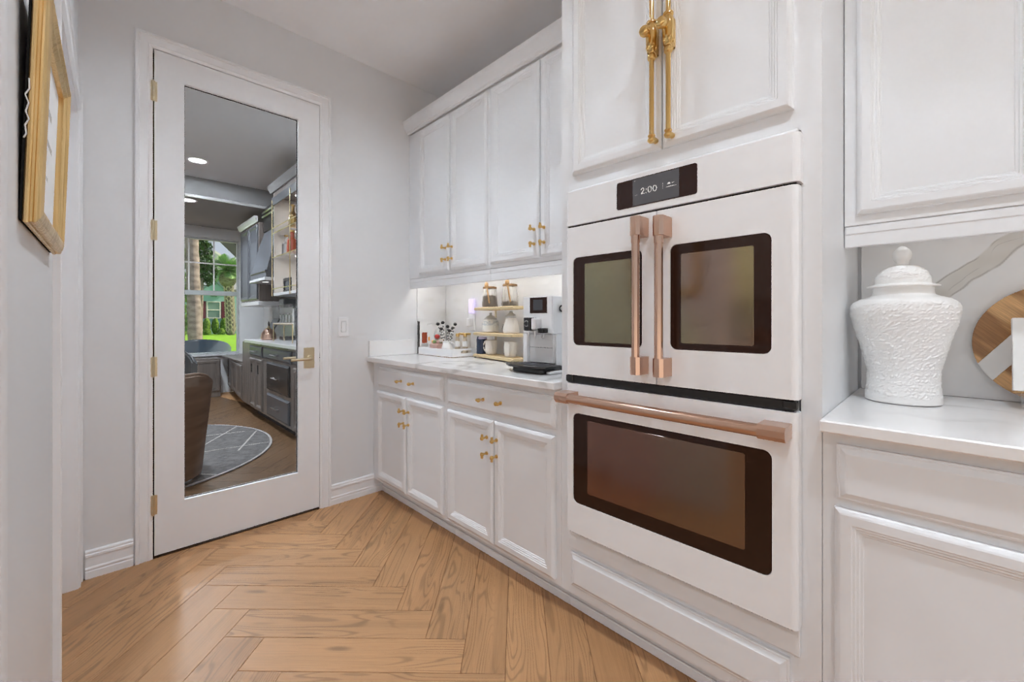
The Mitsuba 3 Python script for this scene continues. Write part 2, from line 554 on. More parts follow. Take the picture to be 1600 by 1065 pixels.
for pl, along, area in planks:
    g = pl.buffer(-gap, join_style=2).intersection(area)
    if g.is_empty or g.geom_type != 'Polygon' or g.area < 2e-4:
        continue
    pid += 1
    inner = g.buffer(-.0011, join_style=2)
    m = trimesh.creation.extrude_polygon(g, .0072, engine='earcut')
    m.apply_translation((0, 0, -.008))
    if inner.geom_type == 'Polygon' and not inner.is_empty and len(inner.exterior.coords) == len(g.exterior.coords):
        o, i = np.array(sg.polygon.orient(g).exterior.coords)[:-1], np.array(sg.polygon.orient(inner).exterior.coords)[:-1]
        sft = np.argmin(np.hypot(*(i - o[0]).T))
        i = np.roll(i, -sft, 0)
        n_ = len(o)
        vt = np.vstack([np.c_[o, np.full(n_, -.008)], np.c_[o, np.full(n_, -.0009)], np.c_[i, np.full(n_, 0.)]])
        tv, tf = trimesh.creation.triangulate_polygon(sg.Polygon(i), engine='earcut')
        j = np.arange(n_)
        kk = (j + 1) % n_
        ft = []
        for lv in (0, 1):
            ft += [np.stack([j + lv * n_, kk + lv * n_, kk + (lv + 1) * n_], 1), np.stack([j + lv * n_, kk + (lv + 1) * n_, j + (lv + 1) * n_], 1)]
        base = len(vt)
        tv3 = np.c_[tv, np.zeros(len(tv))]
        tf = np.asarray(tf)
        d_ = np.cross(tv3[tf[0, 1]] - tv3[tf[0, 0]], tv3[tf[0, 2]] - tv3[tf[0, 0]])[2]
        if d_ < 0:
            tf = tf[:, ::-1]
        m = TM(np.vstack([vt, tv3]), np.vstack([*ft, tf + base]))
    # fine: plank coordinates as uv (along the grain, across + the plank's number)
    c0 = np.array(pl.centroid.coords[0])
    ax = np.array([S2, -S2]) if along else np.array([S2, S2])
    ac = np.array([ax[1], -ax[0]])
    q = m.vertices[:, :2] - c0
    uv = np.c_[q @ ax + .4, np.clip(q @ ac + W / 2, .0005, .9) + pid]
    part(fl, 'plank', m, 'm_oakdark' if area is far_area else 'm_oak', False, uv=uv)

# ------------------------------------------------------------------ walls and ceiling
AD0, AD1, ADT = .150, .972, 2.482    # opening of the glass door
wb = thing('wall_back', 'white wall that holds the tall glass door', kind='structure')
wp = unary_union([sg.box(-.3, -.0, 1.97, ZC)]).difference(sg.box(AD0, -.1, AD1, ADT))
m = extr(wp, .10)
part(wb, 'surface', xf(m, onA(YA + .10)), 'm_wall')
LAMPS = ((.72, 1.65), (.72, -.20), (.72, -2.0), (-1.2, -.20), (-1.2, -2.0), (-1.6, 1.65))
cm_ = extr(sg.box(-3.3, -3.8, 2.05, 2.78).difference(unary_union([sg.Point(*q).buffer(.076) for q in LAMPS])), .16)
cm_.apply_translation((0, 0, ZC))
single('ceiling', cm_, 'm_ceiling', 'white ceiling over the kitchen', kind='structure')
single('wall_right', cat(box(XW, XW + .1, -3.8, 2.70, 0, ZC)), 'm_wall', 'white wall behind the white cabinets', kind='structure')
# the left wall with its rounded near end and the doorway in it
r_ = .02
y0w = .92
end = [(CX(y0w) - r_ + r_ * math.sin(a), y0w + r_ - r_ * math.cos(a)) for a in np.linspace(0, math.pi / 2, 8)]
near_plan = sg.Polygon(end + [(CX(1.632), 1.632), (CX(1.632) - .12, 1.632), (CX(y0w) - .12, y0w)])
head_plan = sg.Polygon([(CX(1.60), 1.60), (CX(YA), YA), (CX(YA) - .12, YA), (CX(1.60) - .12, 1.60)])
far_plan = sg.Polygon([(CX(2.592), 2.592), (CX(YA), YA), (CX(YA) - .12, YA), (CX(2.592) - .12, 2.592)])
hw = extr(head_plan, ZC - 2.05)
hw.apply_translation((0, 0, 2.05))
wl = thing('wall_left', 'short white wall at the left edge that the gold picture hangs on', kind='structure')
part(wl, 'surface', cat(extr(near_plan, ZC), hw, extr(far_plan, ZC)), 'm_wall', 25)
# outer walls of the kitchen around the camera (open sliding doors and windows behind it)
wo = sg.box(-3.3, 0, 2.05, ZC).difference(sg.box(-3.0, 0.0, 1.2, 2.65))
m1 = xf(extr(wo, .1), onA(-3.6))
wo2 = sg.box(-3.7, 0, 2.66, ZC).difference(sg.box(-2.9, .25, 1.5, 2.65))
M2 = np.eye(4)
M2[:3, 0], M2[:3, 1], M2[:3, 2], M2[:3, 3] = (0, 1, 0), (0, 0, 1), (1, 0, 0), (-3.25, 0, 0)
single('wall_rear', cat(m1), 'm_wall', 'white wall behind the viewer with an open sliding door', kind='structure')
single('wall_outer', cat(xf(extr(wo2, .1), M2), box(-3.3, -.3, YA, YA + .1, 0, ZC)), 'm_wall', 'white wall at the far left side of the kitchen with a wide window opening', kind='structure')


def profile_strip(prof, length):
    """prof: (a across, w out) polygon, extruded along +x for length: local u = along, v = across, w = out."""
    m = extr(sg.Polygon(prof), length)          # in (a, w) plane, along z
    M = np.eye(4)
    M[:3, 0], M[:3, 1], M[:3, 2] = (0, 1, 0), (0, 0, 1), (1, 0, 0)
    return xf(m, M)


BASE = [(0, 0), (0, .013), (.030, .0125), (.036, .010), (.040, .0125), (.046, .0125), (.052, .009), (.086, .008), (.092, .0085), (.096, .0125), (.106, .0125), (.110, .008), (.113, .0105), (.120, .0095), (.125, .004), (.125, 0)]


def baseboard(name, x0, x1, label):
    m = profile_strip(BASE, x1 - x0)
    M = onA(YA)
    m = xf(m, np.array([[1, 0, 0, x0], [0, 1, 0, 0], [0, 0, 1, 0], [0, 0, 0, 1.0]]))
    single(name, xf(m, M), 'm_trim', label, kind='structure')


baseboard('baseboard_left', -.055, .104, 'white moulded baseboard left of the glass door')
baseboard('baseboard_back', 1.016, 1.359, 'white moulded baseboard between the glass door and the cabinets')
# casing of the glass door: a mitred frame, open below
CAS = [(0, 0), (0, .013), (.004, .017), (.014, .017), (.018, .012), (.046, .010), (.052, .012), (.060, .008), (.066, .006), (.066, 0)]


def casing(u0, u1, vtop, prof):
    """three-sided mitred casing: outer rectangle u0..u1, vtop, down to 0"""
    V, F = [], []
    n = len(prof)
    for a, w in prof:
        V += [(u0 + a, 0, w), (u0 + a, vtop - a, w), (u1 - a, vtop - a, w), (u1 - a, 0, w)]
    for k in range(n - 1):
        for j in range(3):
            A, B, C, D = 4 * k + j, 4 * k + j + 1, 4 * k + 4 + j + 1, 4 * k + 4 + j
            F += [(A, C, B), (A, D, C)]
    F += [(0, 4 * k, 4 * k + 4) for k in range(1, n - 1)] + [(3, 4 * k + 7, 4 * k + 3) for k in range(1, n - 1)]
    return TM(V, F)


single('trim_1', xf(casing(.108, 1.016, 2.527, CAS), onA(YA)), 'm_trim', 'white moulded casing around the tall glass door', kind='structure')
# the doorway in the left wall
t2 = thing('trim_2', 'white door casing on the left wall next to the gold picture', kind='structure')
Mc = np.eye(4)
ang = math.atan(.0117)
Mc[:3, 0], Mc[:3, 1], Mc[:3, 2], Mc[:3, 3] = (-math.sin(ang), -math.cos(ang), 0), (0, 0, 1), (math.cos(ang), -math.sin(ang), 0), (CX(YA), YA, 0)
part(t2, 'casing', xf(casing(.004, 1.100, 2.118, [(0, 0), (0, .014), (.004, .0155), (.014, .0155), (.02, .011), (.05, .010), (.06, .011), (.070, .006), (.074, .003), (.074, 0)]), Mc), 'm_trim')
part(t2, 'jamb', cat(*[xf(box(a, b, c, d, -.12, .0), Mc) for a, b, c, d in ((.062, .078, 0, 2.048), (1.026, 1.034, 0, 2.048), (.07, 1.03, 2.040, 2.050))]), 'm_trim')
d2 = thing('door_2', 'closed white door set back in the left wall', kind='structure')
part(d2, 'slab', xf(box(.080, 1.024, .01, 2.037, -.115, -.08, .002), Mc), 'm_door')

# ------------------------------------------------------------------ the glass door
dk = thing('door_1', 'tall white door with one full length glass pane, closed', kind='structure')
DX0, DX1, DZ0, DZ1 = .1790, .9485, .012, 2.458
GX0, GX1, GZ0, GZ1 = .295, .828, .249, 2.336
ring = [(0, 0), (0, .036), (.0015, .0375)]
gi = GX0 - DX0
slab = sg.box(DX0, DZ0, DX1, DZ1).difference(sg.box(GX0, GZ0, GX1, GZ1))
part(dk, 'leaf', xf(extr(slab, .038), onA(YA + .034)), 'm_door')
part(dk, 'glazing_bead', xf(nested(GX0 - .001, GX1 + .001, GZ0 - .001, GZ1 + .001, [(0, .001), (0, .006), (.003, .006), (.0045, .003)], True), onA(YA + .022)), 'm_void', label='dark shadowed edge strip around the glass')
part(dk, 'glass', xf(box(GX0, GX1, GZ0, GZ1, .010, .0102), onA(YA + .034)), 'm_pane')
jam = cat(box(AD0, DX0 - .0055, YA - .001, YA + .1, 0, ADT), box(DX1 + .003, AD1, YA - .001, YA + .1, 0, ADT), box(AD0, AD1, YA - .001, YA + .1, DZ1 + .003, ADT))
part(dk, 'jamb', jam, 'm_trim')
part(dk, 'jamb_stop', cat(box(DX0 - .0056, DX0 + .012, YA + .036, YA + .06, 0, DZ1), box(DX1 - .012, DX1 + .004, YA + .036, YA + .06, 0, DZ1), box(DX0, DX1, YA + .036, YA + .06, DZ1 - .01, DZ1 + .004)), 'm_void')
for zc in (2.254, 1.584, .925, .259):
    hb = [rod((.1748, YA - .012, zc + q - .0088), (.1748, YA - .012, zc + q + .0088), .0062, 12) for q in (-.038, -.019, 0, .019, .038)]
    hb += [rod((.1748, YA - .012, zc - .05), (.1748, YA - .012, zc + .05), .0045, 10)]
    hk = part(dk, 'hinge', cat(*hb), 'm_brass', 30)
    part(hk, 'leaf_plate', cat(box(.1655, .1765, YA - .0105, YA - .004, zc - .047, zc + .047, .001), box(.1770, .190, YA - .0055, YA - .004, zc - .047, zc + .047)), 'm_brass')
hk = part(dk, 'handle_plate', xf(rpanel(.858, .918, .863, .986, -.002, .006, .002, .002), onA(YA - .004)), 'm_brass', label='satin brass rectangular door plate')
zl = .9235
lev = [(.889, YA - .010, zl), (.889, YA - .050, zl), (.884, YA - .058, zl), (.874, YA - .060, zl - .001), (.835, YA - .060, zl - .003), (.772, YA - .058, zl - .005)]
part(hk, 'lever', cat(tube(lev, [.010, .009, .009, .008, .0075, .007], 12), lathe([(.018, 0), (.018, .006), (.013, .009)], 20).apply_transform(np.array([[1, 0, 0, .889], [0, 0, -1, YA - .010], [0, 1, 0, zl], [0, 0, 0, 1]]))), 'm_brass', 40)
hk2 = part(dk, 'handle_plate', box(.858, .918, YA + .034, YA + .042, .863, .986, .001), 'm_brass')
part(hk2, 'lever', tube([(.889, YA + .042, zl), (.889, YA + .088, zl), (.88, YA + .094, zl), (.835, YA + .094, zl - .002), (.775, YA + .092, zl - .004)], .0075, 10), 'm_brass', 40)
part(dk, 'strike_plate', box(.9490, .9525, YA - .0025, YA + .02, .89, .955), 'm_black')

# light switch
sw = thing('light_switch', 'white rocker light switch on the wall right of the glass door', 'switch')
part(sw, 'plate', xf(rpanel(1.062, 1.128, 1.047, 1.170, 0, .009, .004, .002), onA(YA)), 'm_trim')
part(sw, 'rocker_gap', xf(box(1.0785, 1.113, 1.0745, 1.1435, .004, .0093), onA(YA)), 'm_greyblue')
part(sw, 'rocker', xf(cat(box(1.081, 1.1105, 1.077, 1.141, .004, .0098, .001), TM([(1.083, 1.080, .0100), (1.1085, 1.080, .0100), (1.1085, 1.138, .0145), (1.083, 1.138, .0145), (1.083, 1.138, .0100), (1.1085, 1.138, .0100)], [(0, 1, 2), (0, 2, 3), (3, 2, 5), (3, 5, 4), (1, 5, 2), (0, 3, 4)])), onA(YA)), 'm_enamel')

# ------------------------------------------------------------------ cabinet builders
DOOR = [(0, 0), (0, .011), (.003, .0145), (.009, .0185), (.013, .020), (.033, .020), (.036, .0175), (.040, .0175), (.043, .0145), (.047, .0145), (.050, .0115), (.054, .0110), (.056, .0085)]
DRAWER = [(0, 0), (0, .0095), (.004, .0120), (.007, .0120), (.018, .0195), (.020, .0200)]


def cab_door(parent, y0, y1, z0, z1, Xf, name='door', m='m_cab', prof=DOOR):
    """y0 > y1: left and right seen from the room"""
    return part(parent, name, xf(nested(-y0, -y1, z0, z1, prof), onB(Xf)), m)


def pull(parent, a, b, X, m='m_gold'):
    """gold ball-ended posts with a clear bar between a and b (each (y, z)) in front of the plane X"""
    pa, pb = np.array([X, *a]), np.array([X, *b])
    d = (pb - pa) / np.linalg.norm(pb - pa)
    out = np.array([-1.0, 0, 0])
    bar = X - .030
    A, B = pa + out * .030, pb + out * .030
    for P, s in ((A, -1), (B, 1)):
        base = P - out * .030
        posts = [rod(base, base + out * .004, .0085, 14), rod(base + out * .004, P, .0042, 10), ball(P, .0098, 2), rod(P, P + d * s * .010, .0055, 12), ball(P + d * s * .0135, .0065, 2)]
        part(parent, 'pull_post', cat(*posts), m, 30)
    part(parent, 'pull_bar', rod(A + d * .008, B - d * .008, .0050, 12), 'm_acrylic', 30)


FR = .0005


def base_unit(y0, y1, dw, doors, pulls, dpull, label, group):
    t = thing('base_cabinet', label, 'cabinet', group)
    part(t, 'body', box(XF, XW - .002, y1 + FR, y0 - FR, .095, .876, .001), 'm_cab')
    part(t, 'toe_kick', cat(box(1.362, XW - .01, y1 + FR, y0 - FR, .0, .095), box(1.352, 1.362, y1 + FR, y0 - FR, .0, .035, .003)), 'm_cab')
    dr_ = part(t, 'drawer', xf(nested(-dw[0], -dw[1], dw[2], dw[3], DRAWER), onB(XF)), 'm_cab')
    if dpull:
        pull(dr_, *dpull, XD)
    for (a, b, c, d), pl in zip(doors, pulls):
        k = cab_door(t, a, b, c, d, XF)
        if pl:
            pull(k, *pl, XD)
    return t


base_unit(YA - .001, 1.822, (2.572, 1.846, .718, .848), [(2.585, 2.219, .117, .693), (2.206, 1.844, .117, .693)],
          [((2.236, .612), (2.236, .538)), ((2.178, .612), (2.178, .538))], ((2.262, .785), (2.128, .785)),
          'white base cabinet next to the glass door wall, narrower drawer over two doors', 'white base cabinets under the coffee counter')
base_unit(1.822, YT1, (1.800, 1.074, .714, .846), [(1.802, 1.442, .117, .688), (1.436, 1.077, .117, .688)],
          [((1.480, .606), (1.480, .532)), ((1.412, .606), (1.412, .532))], ((1.505, .778), (1.385, .778)),
          'white base cabinet directly left of the oven tower, drawer over two doors', 'white base cabinets under the coffee counter')
rb = base_unit(YT0, -.75, (.182, -.275, .714, .847), [(.186, -.272, .117, .693)], [None], None,
               'white base cabinet under the ginger jar counter right of the ovens', 'white base cabinet')
labels[rb].pop('group')
dr_ = part(rb, 'drawer', xf(nested(.305, .72, .714, .847, DRAWER), onB(XF)), 'm_cab')
cab_door(rb, -.305, -.72, .117, .693, XF)

# countertops
ct = thing('countertop', 'white quartz countertop of the coffee station', 'countertop')
part(ct, 'slab', box(1.250, XW - .003, YT1 + .0005, YA - .0005, .8775, .908, .003), 'm_quartz')
part(ct, 'side_splash', box(1.262, 1.872, YA - .021, YA - .0005, .9085, 1.015, .002), 'm_quartz')
ct2 = thing('countertop', 'white quartz countertop with grey edge veins under the ginger jar', 'countertop')
part(ct2, 'slab', box(1.250, XW - .003, -.80, YT0 - .001, .8775, .908, .004), 'm_quartz')
bs = thing('backsplash', 'white marble backsplash slab behind the coffee station', 'backsplash')
part(bs, 'slab', box(1.878, XW - .002, YT1 + .001, YA - .012, .909, 1.44), 'm_marble')
part(bs, 'side_slab', box(1.63, 1.877, YA - .011, YA - .0005, 1.016, 1.44), 'm_marble')
bs2 = thing('backsplash', 'white marble backsplash with a bold grey vein behind the ginger jar', 'backsplash')
part(bs2, 'slab', box(1.936, XW - .001, -.80, YT0 - .010, .909, 1.44), 'm_marble')


# wall cabinets
def wall_unit(y0, y1, Xf, z0, z1, doors, pulls, label, group=None, rail=1.372):
    t = thing('wall_cabinet', label, 'cabinet', group)
    part(t, 'body', box(Xf, XW - .002, y1 + FR, y0 - FR, z0, z1, .001), 'm_cab')
    part(t, 'light_rail', cat(box(Xf + .004, Xf + .022, y1 + FR, y0 - FR, rail, z0 - .0005, .002), box(Xf + .001, Xf + .025, y1 + FR, y0 - FR, z0 - .028, z0 - .0005, .004)), 'm_cab')
    for (a, b, c, d), pl in zip(doors, pulls):
        k = cab_door(t, a, b, c, d, Xf)
        if pl:
            pull(k, *pl, Xf - .02)
    return t


ZU = 2.462
wall_unit(YA - .001, 1.786, XU, 1.441, ZU, [(2.512, 2.163, 1.463, 2.449), (2.152, 1.803, 1.463, 2.449)],
          [((2.190, 1.605), (2.190, 1.532)), ((2.122, 1.605), (2.122, 1.532))],
          'white wall cabinet in the corner over the tray, two doors', 'white wall cabinets over the coffee counter')
wall_unit(1.786, YT1, XU, 1.441, ZU, [(1.769, 1.402, 1.463, 2.449), (1.394, 1.064, 1.463, 2.449)],
          [((1.430, 1.605), (1.430, 1.532)), ((1.364, 1.605), (1.364, 1.532))],
          'white wall cabinet against the oven tower over the coffee machine, two doors', 'white wall cabinets over the coffee counter')
wall_unit(YT0 - .001, -.78, XUR, 1.436, ZU, [(.180, -.180, 1.464, 2.449), (-.200, -.56, 1.464, 2.449)], [None, None],
          'white wall cabinet over the ginger jar, right of the ovens')
CROWN = [(0, 0), (0, .006), (.010, .009), (.016, .016), (.052, .034), (.066, .040), (.086, .042), (.086, 0)]


def crown(y0, y1, X, label, prof=CROWN, m='m_cab', z=ZU, name='crown_moulding'):
    mm = profile_strip(prof, y0 - y1)
    M = onB(X) @ np.array([[1, 0, 0, -y0], [0, 1, 0, z], [0, 0, 1, 0], [0, 0, 0, 1.0]])
    return single(name, xf(mm, M), m, label, 'moulding')


crown(YA - .002, YT1 + .002, XU - .012, 'white crown moulding along the top of the wall cabinets left of the ovens')
crown(YT0 - .002, -.80, XUR - .012, 'white crown moulding on the wall cabinet right of the ovens')
crown(YT1 + .03, YT0 - .03, XF - .012, 'white crown moulding on top of the oven tower')
ls = thing('light_strip', 'bright light strip under the wall cabinets over the coffee counter', 'light')
part(ls, 'lens', box(1.62, 1.65, 1.10, 2.60, 1.428, 1.434), 'm_white', emitter=emit(STRIP, (1.0, .97, .92)))
part(ls, 'channel', box(1.612, 1.658, 1.09, 2.61, 1.4345, 1.4405), 'm_trim')
ls2 = thing('light_strip', 'light strip under the wall cabinet over the ginger jar', 'light')
part(ls2, 'lens', box(1.69, 1.71, -.70, .16, 1.428, 1.434), 'm_white', emitter=emit(STRIP * .25, (1.0, .98, .95)))

# ------------------------------------------------------------------ the oven tower
tw = thing('tall_cabinet', 'tall white cabinet tower that holds the double oven', 'cabinet')
for q in (box(XF, XW - .002, YT0 + FR, YT0 + .045, .095, ZU), box(XF, XW - .002, YT1 - .045, YT1 - FR, .095, ZU),
          box(XF, XW - .002, YT0 + .045, YT1 - .045, .095, .330), box(XF, XW - .002, YT0 + .045, YT1 - .045, 1.645, ZU)):
    part(tw, 'panel', q, 'm_cab')
part(tw, 'toe_kick', cat(box(1.362, XW - .01, YT0 + FR, YT1 - FR, 0, .095), box(1.352, 1.362, YT0 + FR, YT1 - FR, 0, .035, .003)), 'm_cab')
dl = cab_door(tw, .990, .633, 1.702, 2.449, XF)
drr = cab_door(tw, .627, .272, 1.702, 2.449, XF)
part(tw, 'drawer_panel', xf(nested(-.999, -.280, .135, .262, DRAWER), onB(XF)), 'm_cab')


def cremone(parent, y):
    X = 1.2515
    for q in (rod((X, y, 1.722), (X, y, 1.985), .0074, 16), rod((X, y, 2.09), (X, y, 2.435), .0074, 16)):
        part(parent, 'bolt_rod', q, 'm_gold', 30)
    ctr = lathe(smooth_prof([(.0085, 1.976), (.0125, 1.980), (.0125, 1.990), (.0095, 1.996), (.0125, 2.006), (.0165, 2.024), (.0175, 2.044), (.0185, 2.062), (.0165, 2.080), (.013, 2.088), (.016, 2.092), (.0155, 2.098), (.009, 2.101)], 40), 24, (X, y, 0))
    knob = lathe(smooth_prof([(.007, 0), (.007, .014), (.013, .020), (.0165, .030), (.0145, .040), (.006, .045)], 18), 24)
    knob = xf(knob, np.array([[0, 0, -1, X - .010], [1, 0, 0, y + .002], [0, -1, 0, 2.050], [0, 0, 0, 1.0]]))
    if knob.volume < 0:
        knob.invert()
    bits = [box(X - .012, XD + .001, y - .011, y + .011, 1.995, 2.088, .003)]
    for q in range(5):
        a = q * 2 * math.pi / 5
        bits.append(ball((X + .013 * math.cos(a), y + .013 * math.sin(a), 2.014), .006, 1, (1, 1, 1.6)))
    part(parent, 'bolt_knob', cat(ctr, knob, *bits), 'm_gold', 40, label='ornate gold bolt knob')
    foot = cat(ball((X - .001, y, 1.722), .0125, 2, (1, 1, .8)), rod((X, y, 1.728), (XD + .001, y, 1.728), .009, 12), lathe([(.009, 1.732), (.012, 1.736), (.009, 1.741)], 16, (X, y, 0)))
    part(parent, 'bolt_foot', foot, 'm_gold', 40)
    for z in (2.30,):
        part(parent, 'bolt_guide', cat(box(X - .009, XD + .001, y - .009, y + .009, z - .006, z + .006, .002)), 'm_gold')


cremone(dl, .6470)
cremone(drr, .5920)

# the double oven
XO = 1.258
ov = thing('double_oven', 'white double wall oven with copper handles and french doors above', 'oven')
part(ov, 'cavity', box(1.305, XW - .04, .262, .998, .335, 1.640), 'm_enamel')
pz = .020


def slab_round(y0, y1, z0, z1, x0, x1, r):
    """vertical slab with the two front vertical edges rounded: plan polygon extruded in z"""
    pts = [(x1, y1), (x1, y0)]
    pts += [(x0 + r - r * math.cos(a) * 1.0, y0 + r - r * math.sin(a) - 0) for a in []]
    a = np.linspace(0, math.pi / 2, 8)
    lo = [(x0 + r * (1 - math.sin(t)), y0 + r * (1 - math.cos(t))) for t in a]
    hi = [(x0 + r * (1 - math.cos(t)), y1 - r * (1 - math.sin(t))) for t in a]
    m = extr(sg.Polygon([(x1, y0)] + lo + hi + [(x1, y1)]), z1 - z0)
    m.apply_translation((0, 0, z0))
    return m


def holed_front(y0, y1, z0, z1, wy0, wy1, wz0, wz1, x0, x1, r, rw, sides=(1, 1)):
    """oven door: front with a rounded window hole; outer vertical edges rounded on chosen sides"""
    e0, e1 = (r if sides[0] else .002), (r if sides[1] else .002)
    front = sg.box(-y1 + e1, z0, -y0 - e0, z1).difference(rrect(-wy1, -wy0, wz0, wz1, rw, 8))
    f = xf(extr(front, x1 - x0), onB(x1))
    out = [f]
    a = np.linspace(0, math.pi / 2, 9)
    if True:
        lo = [(x0 + e0 * (1 - math.sin(t)), y0 + e0 * (1 - math.cos(t))) for t in a]
        m = extr(sg.Polygon([(x1, y0)] + lo + [(x1, y0 + e0)]), z1 - z0)
        m.apply_translation((0, 0, z0))
        out.append(m)
        hi = [(x0 + e1 * (1 - math.cos(t)), y1 - e1 * (1 - math.sin(t))) for t in a]
        m = extr(sg.Polygon([(x1, y1 - e1)] + hi + [(x1, y1)]), z1 - z0)
        m.apply_translation((0, 0, z0))
        out.append(m)
    return cat(*out)


cpl = slab_round(.252, 1.001, 1.5035, 1.630, XO, 1.300, .018)
bev = TM([(XO + .002, .262, 1.630), (XO + .002, .996, 1.630), (1.298, .996, 1.650), (1.298, .262, 1.650), (1.298, .262, 1.630), (1.298, .996, 1.630)], [(0, 2, 1), (0, 3, 2), (0, 4, 3), (1, 2, 5)])
cp = part(ov, 'control_panel', cat(cpl, bev), 'm_enamel', 30)
ds = part(cp, 'display', xf(rpanel(-.777, -.506, 1.524, 1.616, -.002, .0015, .008, .0006), onB(XO)), 'm_ovenglass')
part(cp, 'screen', xf(box(-.716, -.560, 1.527, 1.613, .0, .0019), onB(XO)), 'm_screen')
tx = meshkit.text_mesh('2:00', .0195, .0006)
tx.apply_translation((-.689, 1.560, .0019))
sm = [tx, box(-.612, -.6112, 1.562, 1.581, .0019, .0024), box(-.602, -.558 - .010, 1.5635, 1.5652, .0019, .0024), box(-.598, -.586, 1.572, 1.5735, .0019, .0024), box(-.595, -.589, 1.5735, 1.577, .0019, .0024),
      box(-.583, -.574, 1.5735, 1.5748, .0019, .0024), box(-.706, -.700, 1.560, 1.5612, .0019, .0024), box(-.710, -.707, 1.606, 1.608, .0019, .0024)]
for g_ in tx.split(only_watertight=False):
    part(cp, 'digit', xf(g_, onB(XO)), 'm_ink')
part(cp, 'screen_mark', xf(cat(*sm[1:]), onB(XO)), 'm_ink', kind='stuff')
part(ov, 'gap_strip', box(1.272, 1.300, .262, .996, 1.496, 1.504), 'm_void')


def v_handle(parent, y, side, ztop, zbot):
    X = 1.2045
    bits = [rod((X, y, zbot + .02), (X, y, ztop - .02), .0125, 24)]
    part(parent, 'handle_bar', cat(*bits), 'm_copper', 30)
    for (a, b) in ((ztop - .060, ztop), (zbot, zbot + .056)):
        yo = y - .018 * side
        ya, yb = min(y - .0165, yo - .014), max(y + .0165, yo + .014)
        mm = extr(sg.Polygon([(XO - .0005, y - .017), (XO - .0005, y + .017), (X - .004, y + .017), (X - .0135, y + .008), (X - .0135, y - .008), (X - .004, y - .017)]), b - a)
        mm.apply_translation((0, 0, a))
        part(parent, 'handle_mount', mm, 'm_copper')
    part(parent, 'handle_collar', lathe([(.0132, ztop - .083), (.0138, ztop - .081), (.0138, ztop - .062), (.0132, ztop - .060)], 24, (X, y, 0)), 'm_copper', 30)


def oven_window(parent, y0, y1, z0, z1, r, inner, m):
    w = part(parent, 'window', xf(rpanel(-y1 + .0008, -y0 - .0008, z0 + .0008, z1 - .0008, -.03, -.0012, r, .001), onB(XO)), 'm_ovenglass')
    a, b, c, d = inner
    part(parent, 'window_pane', xf(rpanel(-b, -a, c, d, -.004, -.0008, .006, .0004), onB(XO)), m)


ddl = part(ov, 'french_door', holed_front(.6355, 1.000, .946, 1.496, .684, .963, 1.058, 1.382, XO, 1.297, .016, .020, (0, 1)), 'm_enamel', 30)
oven_window(ddl, .684, .963, 1.058, 1.382, .020, (.700, .912, 1.070, 1.356), 'm_ovenpane')
v_handle(ddl, .677, -1, 1.477, .978)
ddr = part(ov, 'french_door', holed_front(.255, .6325, .946, 1.496, .314, .589, 1.060, 1.382, XO, 1.297, .016, .020, (1, 0)), 'm_enamel', 30)
oven_window(ddr, .314, .589, 1.060, 1.382, .020, (.356, .556, 1.080, 1.352), 'm_ovenpane')
v_handle(ddr, .600, 1, 1.466, .978)
part(ov, 'vent_strip', cat(box(1.264, 1.300, .262, .999, .916, .945, .003), box(1.258, 1.266, .256, .290, .922, .942, .003), box(1.258, 1.266, .966, .999, .920, .944, .003)), 'm_black')
lo = part(ov, 'lower_door', holed_front(.255, 1.000, .360, .914, .313, .963, .473, .806, XO, 1.297, .016, .022, (1, 1)), 'm_enamel', 30)
oven_window(lo, .313, .963, .473, .806, .022, (.378, .900, .520, .785), 'm_ovenpane_low')
X = 1.203
part(lo, 'handle_bar', rod((X, .992, .868), (X, .275, .868), .0165, 28), 'm_copper', 30)
for y0, y1 in ((.940, .996), (.268, .330)):
    mm = extr(sg.Polygon([(X - .0175, .860), (X - .0175, .876), (X - .008, .8865), (XO, .8865), (XO, .849), (X - .008, .849)]), y1 - y0)
    mm = xf(mm, np.array([[1, 0, 0, 0], [0, 0, 1, y0], [0, 1, 0, 0], [0, 0, 0, 1.0]]))
    if mm.volume < 0:
        mm.invert()
    part(lo, 'handle_mount', mm, 'm_copper')
part(ov, 'lower_gap', box(1.27, 1.300, .268, .990, .352, .3605), 'm_void')
part(ov, 'filler_trim', xf(rpanel(-1.006, -.257, .279, .352, 0, .012, .001, .002), onB(1.2985)), 'm_cab')

# ------------------------------------------------------------------ lamps of the kitchen


def disc_down(c, r, n=28):
    a = np.arange(n) * 2 * np.pi / n
    v = np.vstack([np.c_[c[0] + r * np.cos(a), c[1] + r * np.sin(a), np.full(n, c[2])], [c]])
    j = np.arange(n)
    return TM(v, np.stack([(j + 1) % n, j, j * 0 + n], 1))


def downlight(x, y, z, L, label, group, r=.068, up=0.0):
    """up: how far the lens sits up in its can"""
    t = thing('recessed_light', label, 'ceiling light', group)
    part(t, 'trim', lathe([(r + .001, z - .0005), (r + .001, z - .004), (r + .022, z - .003), (r + .024, z - .0005)], 32, (x, y, 0), cap=False), 'm_white', 30)
    part(t, 'lens', disc_down((x, y, z - .002 + up), r), 'm_white', emitter=emit(L, (.91, 1.0, 1.09)))
    if up:
        part(t, 'baffle', lathe([(r + .001, z - .0005), (r + .001, z + up + .02), (r + .004, z + up + .02), (r + .004, z)], 32, (x, y, 0), cap=False), 'm_baffle', 30)
        part(t, 'can_top', lathe([(r + .003, z + up + .021), (r + .003, z + up + .024)], 24, (x, y, 0)), 'm_baffle')


for x, y in LAMPS:
    downlight(x, y, ZC, LAMP, 'round recessed ceiling lamp over the kitchen floor', 'recessed lamps of the kitchen', up=CAN)

